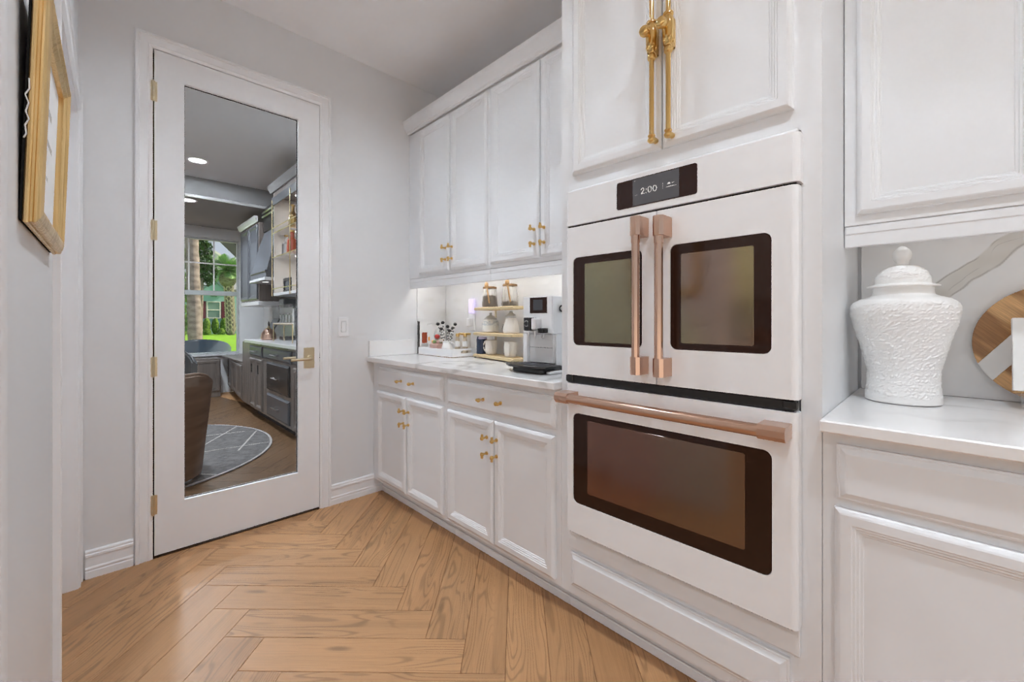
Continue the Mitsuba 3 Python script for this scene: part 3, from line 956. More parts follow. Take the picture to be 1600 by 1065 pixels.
# ------------------------------------------------------------------ picture on the left wall
pf = thing('picture_frame', 'gold framed picture leaning out from the white wall at the left edge', 'picture')
yb0, yb1, zb0, zb1 = 1.026, 1.487, 1.307, 1.712
lean = math.atan(.0125 / .405)
ca, sa, cl, sl = math.cos(ang), math.sin(ang), math.cos(lean), math.sin(lean)
U = np.array([sa, ca, 0])
N0 = np.array([ca, -sa, 0])
Vv = cl * np.array([0, 0, 1.0]) + sl * N0
Nn = cl * N0 - sl * np.array([0, 0, 1.0])
Mp = np.eye(4)
Mp[:3, 0], Mp[:3, 1], Mp[:3, 2], Mp[:3, 3] = U, Vv, Nn, (CX(yb0) + .0035, yb0, zb0)
PW, PH = yb1 - yb0, (zb1 - zb0)
PROF = [(.003, .0), (.0005, .0020), (0, .0050), (.0012, .0072), (.0035, .0080), (.0035, .0110), (.0020, .0125), (.0030, .0150), (.006, .0168), (.008, .0168), (.011, .0190), (.020, .0215), (.025, .0215), (.029, .0175), (.034, .0165), (.038, .0120), (.042, .0110), (.042, .0015)]
for k, nm in enumerate(('moulding', 'moulding', 'moulding', 'moulding')):
    V = []
    for ins, w in PROF:
        c4 = [(ins, ins, w), (PW - ins, ins, w), (PW - ins, PH - ins, w), (ins, PH - ins, w)]
        V += [c4[k], c4[(k + 1) % 4]]
    n_ = len(PROF)
    F = []
    for j in range(n_):
        a, b = j, (j + 1) % n_
        F += [(2 * a, 2 * a + 1, 2 * b + 1), (2 * a, 2 * b + 1, 2 * b)]
    for j in range(1, n_ - 1):
        F += [(0, 2 * j + 2, 2 * j), (1, 2 * j + 1, 2 * j + 3)]
    mm = xf(TM(V, F), Mp)
    part(pf, nm, mm, 'm_frame')
part(pf, 'print', xf(box(.040, PW - .040, .040, PH - .040, .0015, .003), Mp), 'm_paper', label='white paper print')
for (a, b, c, d) in ((.10, .30, .26, .275), (.14, .33, .20, .212), (.12, .28, .13, .138)):
    part(pf, 'print_stroke', xf(box(a, b, c, d, .003, .0032), Mp), 'm_greyblue')
part(pf, 'backing', xf(box(.0015, PW - .0015, .004, PH - .003, -.0032, -.0003), Mp), 'm_void')
part(pf, 'hanging_wire', xf(tube([(.0005, .135, -.002), (-.0015, .142, .001), (.0005, .156, -.001), (-.002, .166, .003), (0, .178, -.001), (-.002, .192, .002), (.0005, .205, -.0025), (-.0015, .215, .002), (0, .232, .001)], .0012, 6), Mp), 'm_white', True)

# ------------------------------------------------------------------ right counter: jar, board, book
JX, JY, JZ = 1.705, .084, .9085
hs = 1.0 / 525.0
kr = .001394
pj = [(0, 634), (58, 634), (62, 632), (61, 622), (58.5, 605), (58, 592), (61, 576), (66, 560), (74, 536), (81.5, 516), (86, 502), (87.5, 493), (86, 485), (81, 479), (72, 474.5), (62, 472), (55, 470), (50, 467), (49, 462), (49, 456)]
bp = [(r * kr, (634 - y) * hs) for r, y in pj]
gj = thing('ginger_jar', 'white textured lidded ginger jar on the counter right of the ovens', 'jar')


def relief(m, centre, amp, zlo, zhi, freq=115.0):
    """hammered petals: rounded cells pressed into the glaze, as geometry"""
    v = m.vertices.copy()
    q = v - centre
    r = np.hypot(q[:, 0], q[:, 1])
    w = np.clip((q[:, 2] - zlo) / .012, 0, 1) * np.clip((zhi - q[:, 2]) / .012, 0, 1)
    k = meshkit.noise(q * freq, 3) + .6 * meshkit.noise(q * np.array([freq * 1.7, freq * 1.7, freq * 2.1]), 8)
    k = np.abs(k - .8) * 2
    d = amp * (np.clip(k, 0, 1) - .4) * w
    v[:, :2] += (q[:, :2] / np.maximum(r, 1e-6)[:, None]) * d[:, None]
    v[:, 2] += .4 * d * (r < .07)
    return TM(v, m.faces)


part(gj, 'body', relief(lathe(np.vstack([[(0.0, 0.0), (58 * kr, 0)], smooth_prof(bp[2:], 210)]), 330, (JX, JY, JZ), cap=True), np.array([JX, JY, JZ]), .0034, .012, .300), 'm_jar', True)
ld = [(46, 456.5), (58, 456), (58.5, 454.5), (52, 452.5), (45.5, 450.5), (45, 445), (43, 439), (38, 432), (30, 426.5), (20, 423), (11, 421.5), (10, 418.5), (11, 416), (14.5, 411), (15.5, 406), (14, 400), (10, 396), (5, 393), (.3, 391.5)]
lk = part(gj, 'lid', relief(lathe(np.vstack([[(.001, (634 - 456.5) * hs)], smooth_prof([(r * kr, (634 - y) * hs) for r, y in ld[:11]], 90)]), 220, (JX, JY, JZ)), np.array([JX, JY, JZ]), .0026, .348, .405), 'm_jar', 50)
part(lk, 'finial', lathe(smooth_prof([(r * kr, (634 - y) * hs) for r, y in ld[10:]], 26), 32, (JX, JY, JZ)), 'm_ceramic', True)

cb = thing('cutting_board', 'round wooden cutting board with a white marble band against the backsplash', 'board')
circ = sg.Point(0, 0).buffer(.172, quad_segs=24)
band = affinity.rotate(sg.box(-.5, -.026, .5, .026), 53.5, origin=(0, 0))
# distance of the band's middle from the board's centre
mid = np.array([.107 - .235, 1.018 - 1.082])
nrm = np.array([-math.sin(math.radians(53.5)), math.cos(math.radians(53.5))])
o_ = nrm * float(mid @ nrm)
band = affinity.translate(band, *o_)
Mb = np.eye(4)
la = math.radians(3.5)
Mb[:3, 0], Mb[:3, 1], Mb[:3, 2], Mb[:3, 3] = (0, -1, 0), (math.sin(la), 0, math.cos(la)), (-math.cos(la), 0, math.sin(la)), (1.9235, -.235, 1.0815)
for g in circ.difference(band.buffer(.0004)).geoms:
    part(cb, 'wood', xf(extr(g, .016), Mb), 'm_acacia')
part(cb, 'marble_band', xf(extr(circ.intersection(band), .016), Mb), 'm_paper')
rs = thing('book_stand', 'clear acrylic book stand at the right edge of the counter', 'stand')
Ms = np.eye(4)
la = math.radians(8)
Ms[:3, 0], Ms[:3, 1], Ms[:3, 2], Ms[:3, 3] = (0, -1, 0), (math.sin(la), 0, math.cos(la)), (-math.cos(la), 0, math.sin(la)), (1.795, 0, .908)
part(rs, 'back_plate', xf(box(.150, .40, .004, .20, -.004, .0), Ms), 'm_acrylic')
part(rs, 'ledge', xf(box(.140, .41, .034, .040, .0, .045), Ms), 'm_acrylic')
for q in (box(1.72, 1.87, -.165, -.155, .9085, .935), box(1.72, 1.87, -.40, -.39, .9085, .935)):
    part(rs, 'base', q, 'm_acrylic')
bk = thing('book', 'white book standing in the acrylic stand beside the round board', 'book')
part(bk, 'cover', xf(cat(box(.134, .420, .0475, .247, .026, .0295, .0005), box(.134, .420, .0475, .247, .002, .005, .0005)), Ms), 'm_paper')
part(bk, 'pages', xf(box(.136, .417, .050, .244, .0052, .0258), Ms), 'm_white')
part(bk, 'brown_edge', xf(box(.134, .420, .0425, .0470, .002, .0295), Ms), 'm_spoon', label='brown bottom edge')

# ------------------------------------------------------------------ coffee counter
ZT = .9085
cb_ = thing('cook_book', 'cookbook with a pale cover and dark spine standing upright behind the tray', 'book')
BX0, BX1, BY0, BY1, BZ1 = 1.622, 1.842, 2.608, 2.634, 1.150
part(cb_, 'cover', box(BX0, BX1, BY0 - .001, BY0 + .001, ZT, BZ1), 'm_paper')
part(cb_, 'pages', box(BX0 + .004, BX1 - .003, BY0 + .0012, BY1 - .0022, ZT + .003, BZ1 - .003), 'm_white')
part(cb_, 'spine', box(BX0 - .002, BX0, BY0 - .001, BY1, ZT, BZ1 - .008), 'm_black')
part(cb_, 'back_cover', box(BX0, BX1, BY1 - .002, BY1, ZT, BZ1), 'm_paper')
MbA = onA(BY0 - .001)
ttl = meshkit.text_mesh('J A P A N E S E', .013, .0006)
ttl.apply_translation((BX0 + .060 - ttl.bounds[0, 0], 1.116, 0))
for g_ in ttl.split(only_watertight=False):
    part(cb_, 'letter', xf(g_, MbA), 'm_greyblue')
for nm, b_, m_ in (('cover_picture', (BX0 + .018, BX0 + .062, .985, 1.062), 'm_rust'), ('cover_picture', (BX0 + .014, BX0 + .07, .950, .982), 'm_greyblue'), ('cover_picture', (BX0 + .070, BX0 + .085, 1.0, 1.03), 'm_orange')):
    part(cb_, nm, xf(rpanel(*b_, 0, .0006, .006, .0002), MbA), m_)

tr = thing('tray', 'white rectangular tray of small jars in the counter corner', 'tray')
tx0, tx1, ty0, ty1 = 1.600, 1.835, 2.190, 2.590
part(tr, 'base', box(tx0, tx1, ty0, ty1, ZT + .003, ZT + .010), 'm_enamel')
for q in (box(tx0, tx0 + .009, ty0, ty1, ZT + .003, ZT + .052, .002), box(tx1 - .009, tx1, ty0, ty1, ZT + .003, ZT + .052, .002), box(tx0 + .009, tx1 - .009, ty1 - .009, ty1, ZT + .003, ZT + .052, .002)):
    part(tr, 'side', q, 'm_enamel')
hs_ = sg.box(tx0 + .009, ZT + .003, tx1 - .009, ZT + .055).difference(rrect(tx0 + .07, tx1 - .07, ZT + .024, ZT + .043, .009))
part(tr, 'handle_side', xf(extr(hs_, .009), onA(ty0 + .009)), 'm_enamel')
part(tr, 'foot_edge', cat(box(tx0 + .002, tx0 + .006, ty0 + .004, ty1 - .004, ZT, ZT + .003), box(tx0 + .006, tx1 - .01, ty0 + .003, ty0 + .007, ZT, ZT + .003)), 'm_spoon')
zt = ZT + .0105
# candy jar
cj = thing('candy_jar', 'square glass jar of pink sweets with an egg shaped red lid', 'jar')
jx, jy = 1.675, 2.462
part(cj, 'bowl', cat(*[xf(rpanel(jx - .046, jx + .046, jy - .046, jy + .046, zt, zt + .092, .012, .004), np.eye(4))]), 'm_acrylic')
part(cj, 'sweets', box(jx - .042, jx + .042, jy - .042, jy + .042, zt + .003, zt + .070, .008), 'm_pinkglass')
for q in range(9):
    a = q * 2.4
    part(cj, 'sweet', ball((jx + .030 * math.cos(a), jy + .030 * math.sin(a), zt + .076 + .006 * (q % 3)), .013, 1), ('m_green', 'm_orange', 'm_cream', 'm_pinkglass')[q % 4], True)
part(cj, 'lid', lathe(smooth_prof([(.010, zt + .090), (.026, zt + .104), (.029, zt + .125), (.024, zt + .150), (.012, zt + .168), (.001, zt + .172)], 24), 24, (jx + .004, jy, 0)), 'm_greyblue', True)
part(cj, 'lid_flower', ball((jx - .012, jy - .014, zt + .118), .019, 2, (1, 1, .9)), 'm_red', True)
# creamer
cr = thing('cream_jug', 'small white jug holding black and white drink stirrers', 'jug')
kx, ky = 1.665, 2.335
part(cr, 'body', lathe(smooth_prof([(.030, zt), (.038, zt + .012), (.038, zt + .040), (.030, zt + .065), (.024, zt + .082), (.026, zt + .092), (.0235, zt + .092), (.021, zt + .080), (.026, zt + .06)], 40), 32, (kx, ky, 0)), 'm_ceramic', True)
hd = np.array([.62, -.78])
pth = [(kx + hd[0] * r, ky + hd[1] * r, zt + z) for r, z in ((.026, .080), (.042, .078), (.052, .060), (.050, .038), (.037, .024))]
part(cr, 'handle', tube(pth, .005, 10), 'm_ceramic', True)
SD = [(-.030, .036, .205), (.002, .040, .214), (.032, -.024, .203), (-.032, .004, .172), (.008, .006, .188), (.040, .008, .176), (-.004, -.026, .160)]
for q, (dx, dy, z) in enumerate(SD):
    st = thing('drink_stirrer', 'black tipped striped drink stirrer standing in the white jug', 'stirrer', 'drink stirrers in the white jug')
    p0, p1 = np.array([kx + dx * .42, ky + dy * .42, zt + .05]), np.array([kx + dx * 1.35, ky + dy * 1.35, zt + z])
    part(st, 'stick', rod(p0, p1, .0030, 8), 'm_ceramic', 30)
    for w in (.35, .5, .65, .8):
        part(st, 'stripe', rod(p0 + (p1 - p0) * w, p0 + (p1 - p0) * (w + .07), .0034, 8), 'm_black', 30)
    part(st, 'tip', trimesh.convex.convex_hull(np.vstack([p1 + (q_ * .0125) for q_ in trimesh.creation.icosphere(subdivisions=1).vertices * np.array([1, 1, .9])])), 'm_black')
for q, (sx, sy) in enumerate(((1.702, 2.268), (1.738, 2.232))):
    sb = thing('syrup_bottle', ('clear syrup bottle with a white label, left of two behind the tray handle', 'clear syrup bottle with a white label, right of two at the tray end')[q], 'bottle', None)
    part(sb, 'glass', lathe(smooth_prof([(.017, zt), (.0185, zt + .004), (.0185, zt + .085), (.012, zt + .105), (.010, zt + .125)], 30), 24, (sx, sy, 0)), 'm_syrup', True)
    part(sb, 'label', lathe([(.0190, zt + .055), (.0190, zt + .092)], 24, (sx, sy, 0), cap=False), 'm_paper', True)
    part(sb, 'cap', lathe([(.0125, zt + .122), (.0125, zt + .140), (.010, zt + .143)], 20, (sx, sy, 0)), 'm_gold', 30)
cn = thing('canister', 'frosted canister with a flat gold lid at the back of the tray', 'canister')
part(cn, 'body', lathe([(.038, zt), (.040, zt + .004), (.040, zt + .128), (.038, zt + .130)], 32, (1.782, 2.292, 0)), 'm_cream', 30)
part(cn, 'lid', lathe([(.041, zt + .1305), (.042, zt + .132), (.042, zt + .142), (.040, zt + .144)], 32, (1.782, 2.292, 0)), 'm_gold', 30)
# plug-in night light on the backsplash
nl = thing('night_light', 'white plug-in night light with a lilac glow on the backsplash', 'light')
part(nl, 'plate', xf(rpanel(-2.362, -2.292, 1.075, 1.190, 0, .006, .004, .002), onB(1.877)), 'm_enamel')
part(nl, 'body', box(1.835, 1.870, 2.345, 2.310, 1.105, 1.165, .004), 'm_enamel')
part(nl, 'shade', box(1.838, 1.868, 2.330, 2.275, 1.195, 1.300, .008), 'm_lilac', emitter=emit(.22, (.80, .70, 1.0)))
# three tier stand
so, ss = np.array([1.729, 2.138]), np.array([-.186, -.9825])
st_ = np.array([.9825, -.186])


def SP(s, t):
    return so + s * ss + t * st_


Mst = np.eye(4)
Mst[:3, 0], Mst[:3, 1], Mst[:3, 2], Mst[:3, 3] = (*ss, 0), (*st_, 0), (0, 0, 1), (so[0], so[1], 0)


def stand_box(s0, s1, t0, t1, z0, z1, c=.002):
    m = box(s0, s1, t0, t1, z0, z1, c)
    return xf(m, Mst)


sh = thing('tiered_shelf', 'three tier pale wood and brass shelf beside the coffee machine', 'shelf')
for z0, s0 in ((.914, .0), (1.054, .003), (1.213, .012)):
    part(sh, 'tier', stand_box(s0, .462, .002, .128, z0, z0 + .018, .004), 'm_palewood')
    part(sh, 'tier_rim', stand_box(s0 + .002, .460, .000, .0018, z0 + .003, z0 + .012, 0), 'm_palegold')
for s0 in (.075, .43):
    part(sh, 'post', cat(stand_box(s0, s0 + .018, .1205, .1255, .9322, 1.0538, .001), stand_box(s0, s0 + .018, .1205, .1255, 1.0722, 1.2128, .001)), 'm_brass')
for s0, t0 in ((.012, .010), (.44, .010), (.012, .115), (.44, .115)):
    part(sh, 'foot', xf(lathe([(.006, ZT), (.007, ZT + .0055)], 12, (s0, t0, 0)), Mst), 'm_black')


def glass_jar(s, fill, label):
    x, y = SP(s, .062)
    z = 1.2315
    t = thing('glass_jar', label, 'jar')
    part(t, 'glass', lathe(smooth_prof([(.044, z), (.051, z + .006), (.050, z + .022), (.041, z + .110), (.040, z + .118)], 30), 36, (x, y, 0), cap=False), 'm_jarglass', True)
    part(t, 'glass_base', lathe([(.040, z + .0005), (.046, z + .003)], 30, (x, y, 0)), 'm_acrylic')
    rr = .0485 - .0105 * fill / .118
    part(t, 'coffee_beans', lathe([(.030, z + .004), (.0475, z + .006), (.0475, z + .020), (rr, z + fill), (.02, z + fill + .004)], 30, (x, y, 0)), 'm_beans', 30)
    lk = part(t, 'lid', lathe([(.038, z + .1185), (.044, z + .119), (.045, z + .126), (.041, z + .131)], 30, (x, y, 0)), 'm_lidwood', 30)
    # the wooden spoon held at the jar's side
    w = thing('wooden_spoon', 'wooden spoon hooked on the glass jar ' + ('full of coffee beans' if fill > .05 else 'with few coffee beans'), 'spoon')
    a, b = SP(s + .072, -.002), SP(s + .108, -.006)
    p0, p1 = np.array([b[0], b[1], z + .022]), np.array([a[0], a[1], z + .118])
    part(w, 'handle', rod(p0, p1, .0045, 10), 'm_spoon', 30)
    part(w, 'bowl', ball(p1 + (p1 - p0) / np.linalg.norm(p1 - p0) * .016, .020, 2, (.45, .8, 1.05)), 'm_spoon', True)


glass_jar(.112, .072, 'glass jar full of dark coffee beans on the top tier, left')
glass_jar(.346, .028, 'glass jar with few coffee beans on the top tier, right')
x, y = SP(.115, .066)
z = 1.0725
sg_ = thing('sugar_bowl', 'round lidded sugar bowl with grey blue pattern on the middle tier', 'bowl')
part(sg_, 'body', lathe(smooth_prof([(.044, z), (.052, z + .006), (.054, z + .040), (.053, z + .060), (.044, z + .078), (.040, z + .082)], 40), 40, (x, y, 0)), 'm_toile', True)
part(sg_, 'lid', lathe(smooth_prof([(.042, z + .0825), (.036, z + .092), (.020, z + .104), (.009, z + .108), (.008, z + .113), (.010, z + .120), (.006, z + .125), (.001, z + .126)], 30), 32, (x, y, 0)), 'm_greyblue', True)
for q in (-1, 1):
    pts = [SP(.115 + q * r, .066) for r in (.050, .066, .070, .054)]
    part(sg_, 'handle', tube([(*p_, z + h) for p_, h in zip(pts, (.064, .066, .048, .030))], .004, 8), 'm_toile', True)
x, y = SP(.352, .066)
tp = thing('cream_pitcher', 'cream coloured lidded pitcher with dark script on the middle tier', 'pitcher')
part(tp, 'body', lathe(smooth_prof([(.046, z), (.049, z + .008), (.047, z + .030), (.038, z + .070), (.029, z + .092)], 40), 36, (x, y, 0)), 'm_script', True)
part(tp, 'lid', lathe(smooth_prof([(.030, z + .0925), (.032, z + .098), (.024, z + .112), (.012, z + .120), (.010, z + .130), (.001, z + .134)], 26), 30, (x, y, 0)), 'm_greyblue', True)
pts = [SP(.352 - r, .064) for r in (.034, .064, .072, .060, .046)]
part(tp, 'handle', tube([(*p_, z + h) for p_, h in zip(pts, (.078, .080, .060, .038, .020))], .0045, 10), 'm_script', True)
for q, (da, zz) in enumerate(((-.030, .036), (-.016, .046), (-.002, .040), (.012, .048))):
    p_ = SP(.352 + da, .066 - .0425 + .012 * (zz - .036) / .012)
    part(tp, 'script_stroke', tube([(p_[0] - .001, p_[1], z + zz - .014), (p_[0] - .001, p_[1] - .004, z + zz + .004), (p_[0] + .003, p_[1] - .007, z + zz + .018)], .0013, 6), 'm_darkgrey')
z = .9325
cx, cy = SP(.030, .050)
cn2 = thing('coffee_tin', 'navy blue coffee tin with a pale label edge on the bottom tier', 'tin')
part(cn2, 'body', lathe([(.033, z), (.035, z + .002), (.035, z + .093), (.033, z + .095)], 32, (cx, cy, 0)), 'm_navy', 30)
part(cn2, 'lid', lathe([(.0335, z + .0955), (.0345, z + .097), (.0345, z + .106), (.033, z + .107)], 32, (cx, cy, 0)), 'm_lilac', 30)
part(cn2, 'clasp', box(cx - .037, cx - .030, cy - .004, cy + .006, z + .090, z + .112, .001), 'm_navy')
part(cn2, 'side_label', box(cx - .030, cx - .0275, cy + .016, cy + .025, z + .02, z + .066), 'm_paper')


def mug(s, label, hang, marks):
    x, y = SP(s, .062)
    t = thing('mug', label, 'mug', None)
    part(t, 'body', lathe(smooth_prof([(.026, z), (.033, z + .005), (.0375, z + .030), (.0385, z + .060), (.0365, z + .092), (.0345, z + .093), (.034, z + .088), (.034, z + .02)], 44), 40, (x, y, 0)), 'm_cream', True)
    d = ss * math.cos(hang) + st_ * math.sin(hang)
    part(t, 'handle', tube([(x + d[0] * r, y + d[1] * r, z + h) for r, h in ((.034, .082), (.052, .080), (.062, .062), (.062, .040), (.052, .024), (.034, .018))], .0052, 10), 'm_cream', True)
    if marks:
        for h0 in (.078, .016):
            p0 = np.array([x, y]) + (ss * -.026 - st_ * .029)
            p1 = np.array([x, y]) + (ss * -.012 - st_ * .0365)
            part(t, 'mark', tube([(*p0, z + h0 + .004), (*p1, z + h0 - (.008 if h0 > .05 else -.003))], .0016, 6), 'm_black')


mug(.128, 'cream mug on the bottom tier between the blue tin and the other mug', math.radians(200), False)
mug(.350, 'cream mug with black marks on the bottom tier beside the coffee machine', math.radians(-40), True)

# coffee machine
cm = thing('coffee_machine', 'white automatic coffee machine with a dark screen and black drip tray', 'coffee machine')
mx, my0, my1, mz0, mz1 = 1.500, 1.266, 1.461, .918, 1.266
part(cm, 'body', cat(box(mx + .10, 1.862, my0, my1, mz0, mz1 - .006, .006), box(mx, mx + .10, my0 + .003, my1, 1.085, mz1, .005), box(mx, mx + .1, my1 - .030, my1, mz0, 1.085, .003), box(mx + .03, mx + .1, my0 + .003, my0 + .012, mz0, 1.085, .002)), 'm_enamel')
part(cm, 'front_recess', box(mx + .016, mx + .098, my0 + .0125, my1 - .031, .945, 1.083, .002), 'm_steelwhite')
part(cm, 'recess_seam', box(mx + .0145, mx + .017, my0 + .0125, my1 - .031, 1.018, 1.0195), 'm_darkgrey')
for q in ((my0 + .014, my0 + .20), ):
    pass
part(cm, 'foot', cat(*[box(xx, xx + .03, yy, yy + .03, ZT, mz0, .002) for xx in (1.56, 1.80) for yy in (my0 + .01, my1 - .04)]), 'm_blackmat')
ds = part(cm, 'display', box(mx - .0025, mx + .002, 1.302, 1.411, 1.184, 1.259, .001), 'm_ovenglass')
part(ds, 'screen', box(mx - .0032, mx - .002, 1.328, 1.388, 1.198, 1.248), 'm_darkgrey')
sp = part(cm, 'spout', box(mx - .050, mx + .005, 1.367, 1.409, 1.099, 1.162, .003), 'm_black')
part(sp, 'spout_cheek', box(mx - .046, mx + .005, 1.338, 1.3665, 1.104, 1.160, .006), 'm_enamel')
for q, a0 in ((1.140, 200), (1.128, 20)):
    aa = np.radians(np.linspace(a0, a0 - 220, 12))
    part(sp, 'emblem', tube(np.stack([np.full(12, mx - .0512), 1.388 - .0105 * np.cos(aa), q + .0075 * np.sin(aa)], 1), .0011, 6), 'm_ink')
for yy in (1.398, 1.356):
    part(sp, 'nozzle', lathe([(.0025, 1.062), (.005, 1.080), (.005, 1.1)], 12, (mx - .025, yy, 0)), 'm_chrome', 30)
wn = part(cm, 'steam_block', cat(box(mx - .035, mx + .002, 1.296, 1.332, 1.090, 1.112, .003), box(mx - .03, mx - .012, 1.284, 1.296, 1.094, 1.106, .002)), 'm_black')
part(wn, 'steam_wand', tube([(mx - .022, 1.322, 1.09), (mx - .024, 1.322, 1.068), (mx - .022, 1.312, 1.062), (mx - .022, 1.304, 1.070), (mx - .022, 1.304, 1.09)], .0032, 8), 'm_chrome', True)
kb = lathe([(.014, 0), (.0165, .003), (.0165, .020), (.014, .024)], 24)
kb = xf(kb, np.array([[1, 0, 0, 1.56], [0, 0, -1, my0], [0, 1, 0, 1.205], [0, 0, 0, 1.0]]))
if kb.volume < 0:
    kb.invert()
k_ = part(cm, 'steam_knob', kb, 'm_black', 30)
part(k_, 'knob_cap', ball((1.548, my0 - .018, 1.205), .010, 2), 'm_chrome', True)
part(cm, 'drip_body', box(1.385, 1.595, 1.235, 1.420, .9095, .934, .006), 'm_black')
pl = sg.Polygon([(1.362, 1.26), (1.352, 1.34), (1.372, 1.43), (1.425, 1.505), (1.470, 1.500), (1.499, 1.462), (1.499, 1.215), (1.44, 1.205), (1.39, 1.215)]).buffer(-.008).buffer(.008, quad_segs=6)
pt = extr(pl, .010)
pt.apply_translation((0, 0, .934))
dp = part(cm, 'drip_tray', pt, 'm_black')
for q in range(5):
    part(dp, 'grille_bar', box(1.395 + q * .02, 1.403 + q * .02, 1.235, 1.42, .9442, .946), 'm_darkgrey')
part(cm, 'side_foot', box(1.41, 1.50, 1.205, 1.232, .9095, .924, .003), 'm_chrome')

# ------------------------------------------------------------------ the room beyond the glass door
YW = 8.0
wx0, wx1, wz0, wz1 = -.02, 1.60, .615, 2.432
ww = sg.box(-2.5, 0, 2.05, ZC).difference(sg.box(wx0, wz0, wx1, wz1))
single('wall_far', xf(extr(ww, .12), onA(YW + .12)), 'm_farwall', 'grey wall around the far window beyond the glass door', kind='structure')
single('wall_far_left', box(-2.6, -2.5, 2.76, 8.1, 0, ZC), 'm_farwall', 'grey side wall of the room beyond the glass door', kind='structure')
single('wall_far_right', box(XW, XW + .1, 2.71, 8.1, 0, ZC), 'm_farwall', 'grey wall behind the dark cabinets beyond the glass door', kind='structure')
part('wall_back', 'rear_face', cat(box(-2.55, AD0 - .001, YA + .1005, YA + .11, 0, ZC), box(AD1 + .001, XW, YA + .1005, YA + .11, 0, ZC), box(AD0, AD1, YA + .1005, YA + .11, ADT, ZC)), 'm_farwall')
cf = thing('ceiling_far', 'grey ceiling with a dropped part near the window beyond the glass door', kind='structure')
part(cf, 'panel', box(-2.6, 2.05, 2.782, 6.15, ZC, ZC + .1), 'm_farwall')
part(cf, 'dropped_panel', box(-2.5, XW - .001, 6.152, YW, 2.600, ZC + .1), 'm_fargrey')
part(cf, 'edge_trim', box(-2.5, XW - .001, 6.130, 6.151, 2.590, 2.625, .004), 'm_farquartz')
for x, y, z, lb in ((.72, 5.50, ZC, 'bright round recessed lamp in the high ceiling beyond the glass door'), (.735, 6.36, 2.600, 'round recessed lamp in the dropped ceiling beyond the glass door'),
                    (-.9, 4.2, ZC, 'recessed lamp over the rug beyond the glass door'), (.55, 3.6, ZC, 'recessed lamp near the glass door in the far room')):
    downlight(x, y, z, LAMP_FAR, lb, None, .075)

# window
wn = thing('window_1', 'far window with white grid bars and a view of palms and a teal house', kind='structure')
yf = YW + .03
for q in (box(wx0, wx0 + .03, yf, yf + .06, wz0, wz1, .003), box(wx1 - .03, wx1, yf, yf + .06, wz0, wz1, .003), box(wx0 + .03, wx1 - .03, yf, yf + .06, wz1 - .03, wz1, .003), box(wx0 + .03, wx1 - .03, yf, yf + .06, wz0, wz0 + .03, .003)):
    part(wn, 'frame', q, 'm_winframe')
part(wn, 'meeting_rail', box(wx0 + .03, wx1 - .03, yf - .01, yf + .05, 1.540, 1.612, .004), 'm_winframe')
for x in (.305, .630, .945, 1.262):
    part(wn, 'muntin', box(x - .009, x + .009, yf + .01, yf + .03, 1.612, wz1 - .03), 'm_white')
part(wn, 'muntin', box(wx0 + .03, wx1 - .03, yf + .011, yf + .029, 2.030, 2.050), 'm_white')
part(wn, 'pane', box(wx0 + .03, wx1 - .03, yf + .034, yf + .0342, 1.612, wz1 - .03), 'm_pane')
part(wn, 'pane', box(wx0 + .03, wx1 - .03, yf + .014, yf + .0142, wz0 + .03, 1.540), 'm_pane')
part(wn, 'sill', box(wx0 - .05, wx1 + .04, YW - .06, YW + .03, .590, .614, .004), 'm_farquartz')


def far_unit(y0, y1, drawers, doors, label, black=()):
    t = thing('base_cabinet', label, 'cabinet', None)
    part(t, 'body', box(XF, XW - .002, y1 + FR, y0 - FR, .095, .876, .001), 'm_darkwood')
    part(t, 'toe_kick', box(1.38, XW - .01, y1 + FR, y0 - FR, 0, .0945), 'm_blackmat')
    for i, (a, b, c, d) in enumerate(drawers):
        k = part(t, 'drawer', xf(nested(-a, -b, c, d, DRAWER), onB(XF)), 'm_black' if i in black else 'm_darkgrey')
        yc = (a + b) / 2
        w = min(.10, (a - b) * .3)
        part(k, 'drawer_pull', cat(rod((XD - .028, yc - w, (c + d) / 2), (XD - .028, yc + w, (c + d) / 2), .006, 8), rod((XD - .028, yc - w * .7, (c + d) / 2), (XD, yc - w * .7, (c + d) / 2), .004, 8), rod((XD - .028, yc + w * .7, (c + d) / 2), (XD, yc + w * .7, (c + d) / 2), .004, 8)), 'm_chrome')
    for a, b, c, d in doors:
        k = part(t, 'door', xf(nested(-a, -b, c, d, DOOR), onB(XF)), 'm_darkwood')
        part(k, 'door_pull', rod((XD - .025, b + .045, d - .06), (XD - .025, b + .045, d - .16), .006, 8), 'm_black')
    return t


far_unit(5.93, 5.325, [(5.90, 5.355, .725, .85)], [(5.90, 5.63, .115, .70), (5.62, 5.355, .115, .70)], 'dark wood base cabinet at the far end of the dark counter, drawer over two doors')
far_unit(5.325, 4.31, [(5.30, 4.34, .725, .85), (5.16, 4.40, .40, .70), (5.16, 4.40, .125, .36)], [], 'dark wood base cabinet with a black drawer front behind the glass door', (1,))
far_unit(4.31, 2.80, [(4.28, 3.60, .725, .85), (3.57, 2.85, .725, .85)], [(4.28, 3.94, .115, .70), (3.93, 3.60, .115, .70), (3.57, 3.22, .115, .70), (3.21, 2.85, .115, .70)], 'dark wood base cabinet nearest the glass door, half hidden by the door edge')
cc = thing('base_cabinet', 'dark corner cabinet that runs low beneath the far window', 'cabinet')
pc = sg.Polygon([(1.305, 5.932), (1.305, 6.36), (1.44, 7.93), (1.90, 7.93), (1.90, 5.932)])
mm = extr(sg.Polygon([(1.305, 5.932), (1.305, 6.36), (1.90, 6.36), (1.90, 5.932)]), .775)
mm.apply_translation((0, 0, .10))
part(cc, 'end_panel', mm, 'm_darkwood')
mm = extr(sg.Polygon([(1.307, 6.361), (1.44, 7.93), (1.90, 7.93), (1.90, 6.361)]), .48)
mm.apply_translation((0, 0, .10))
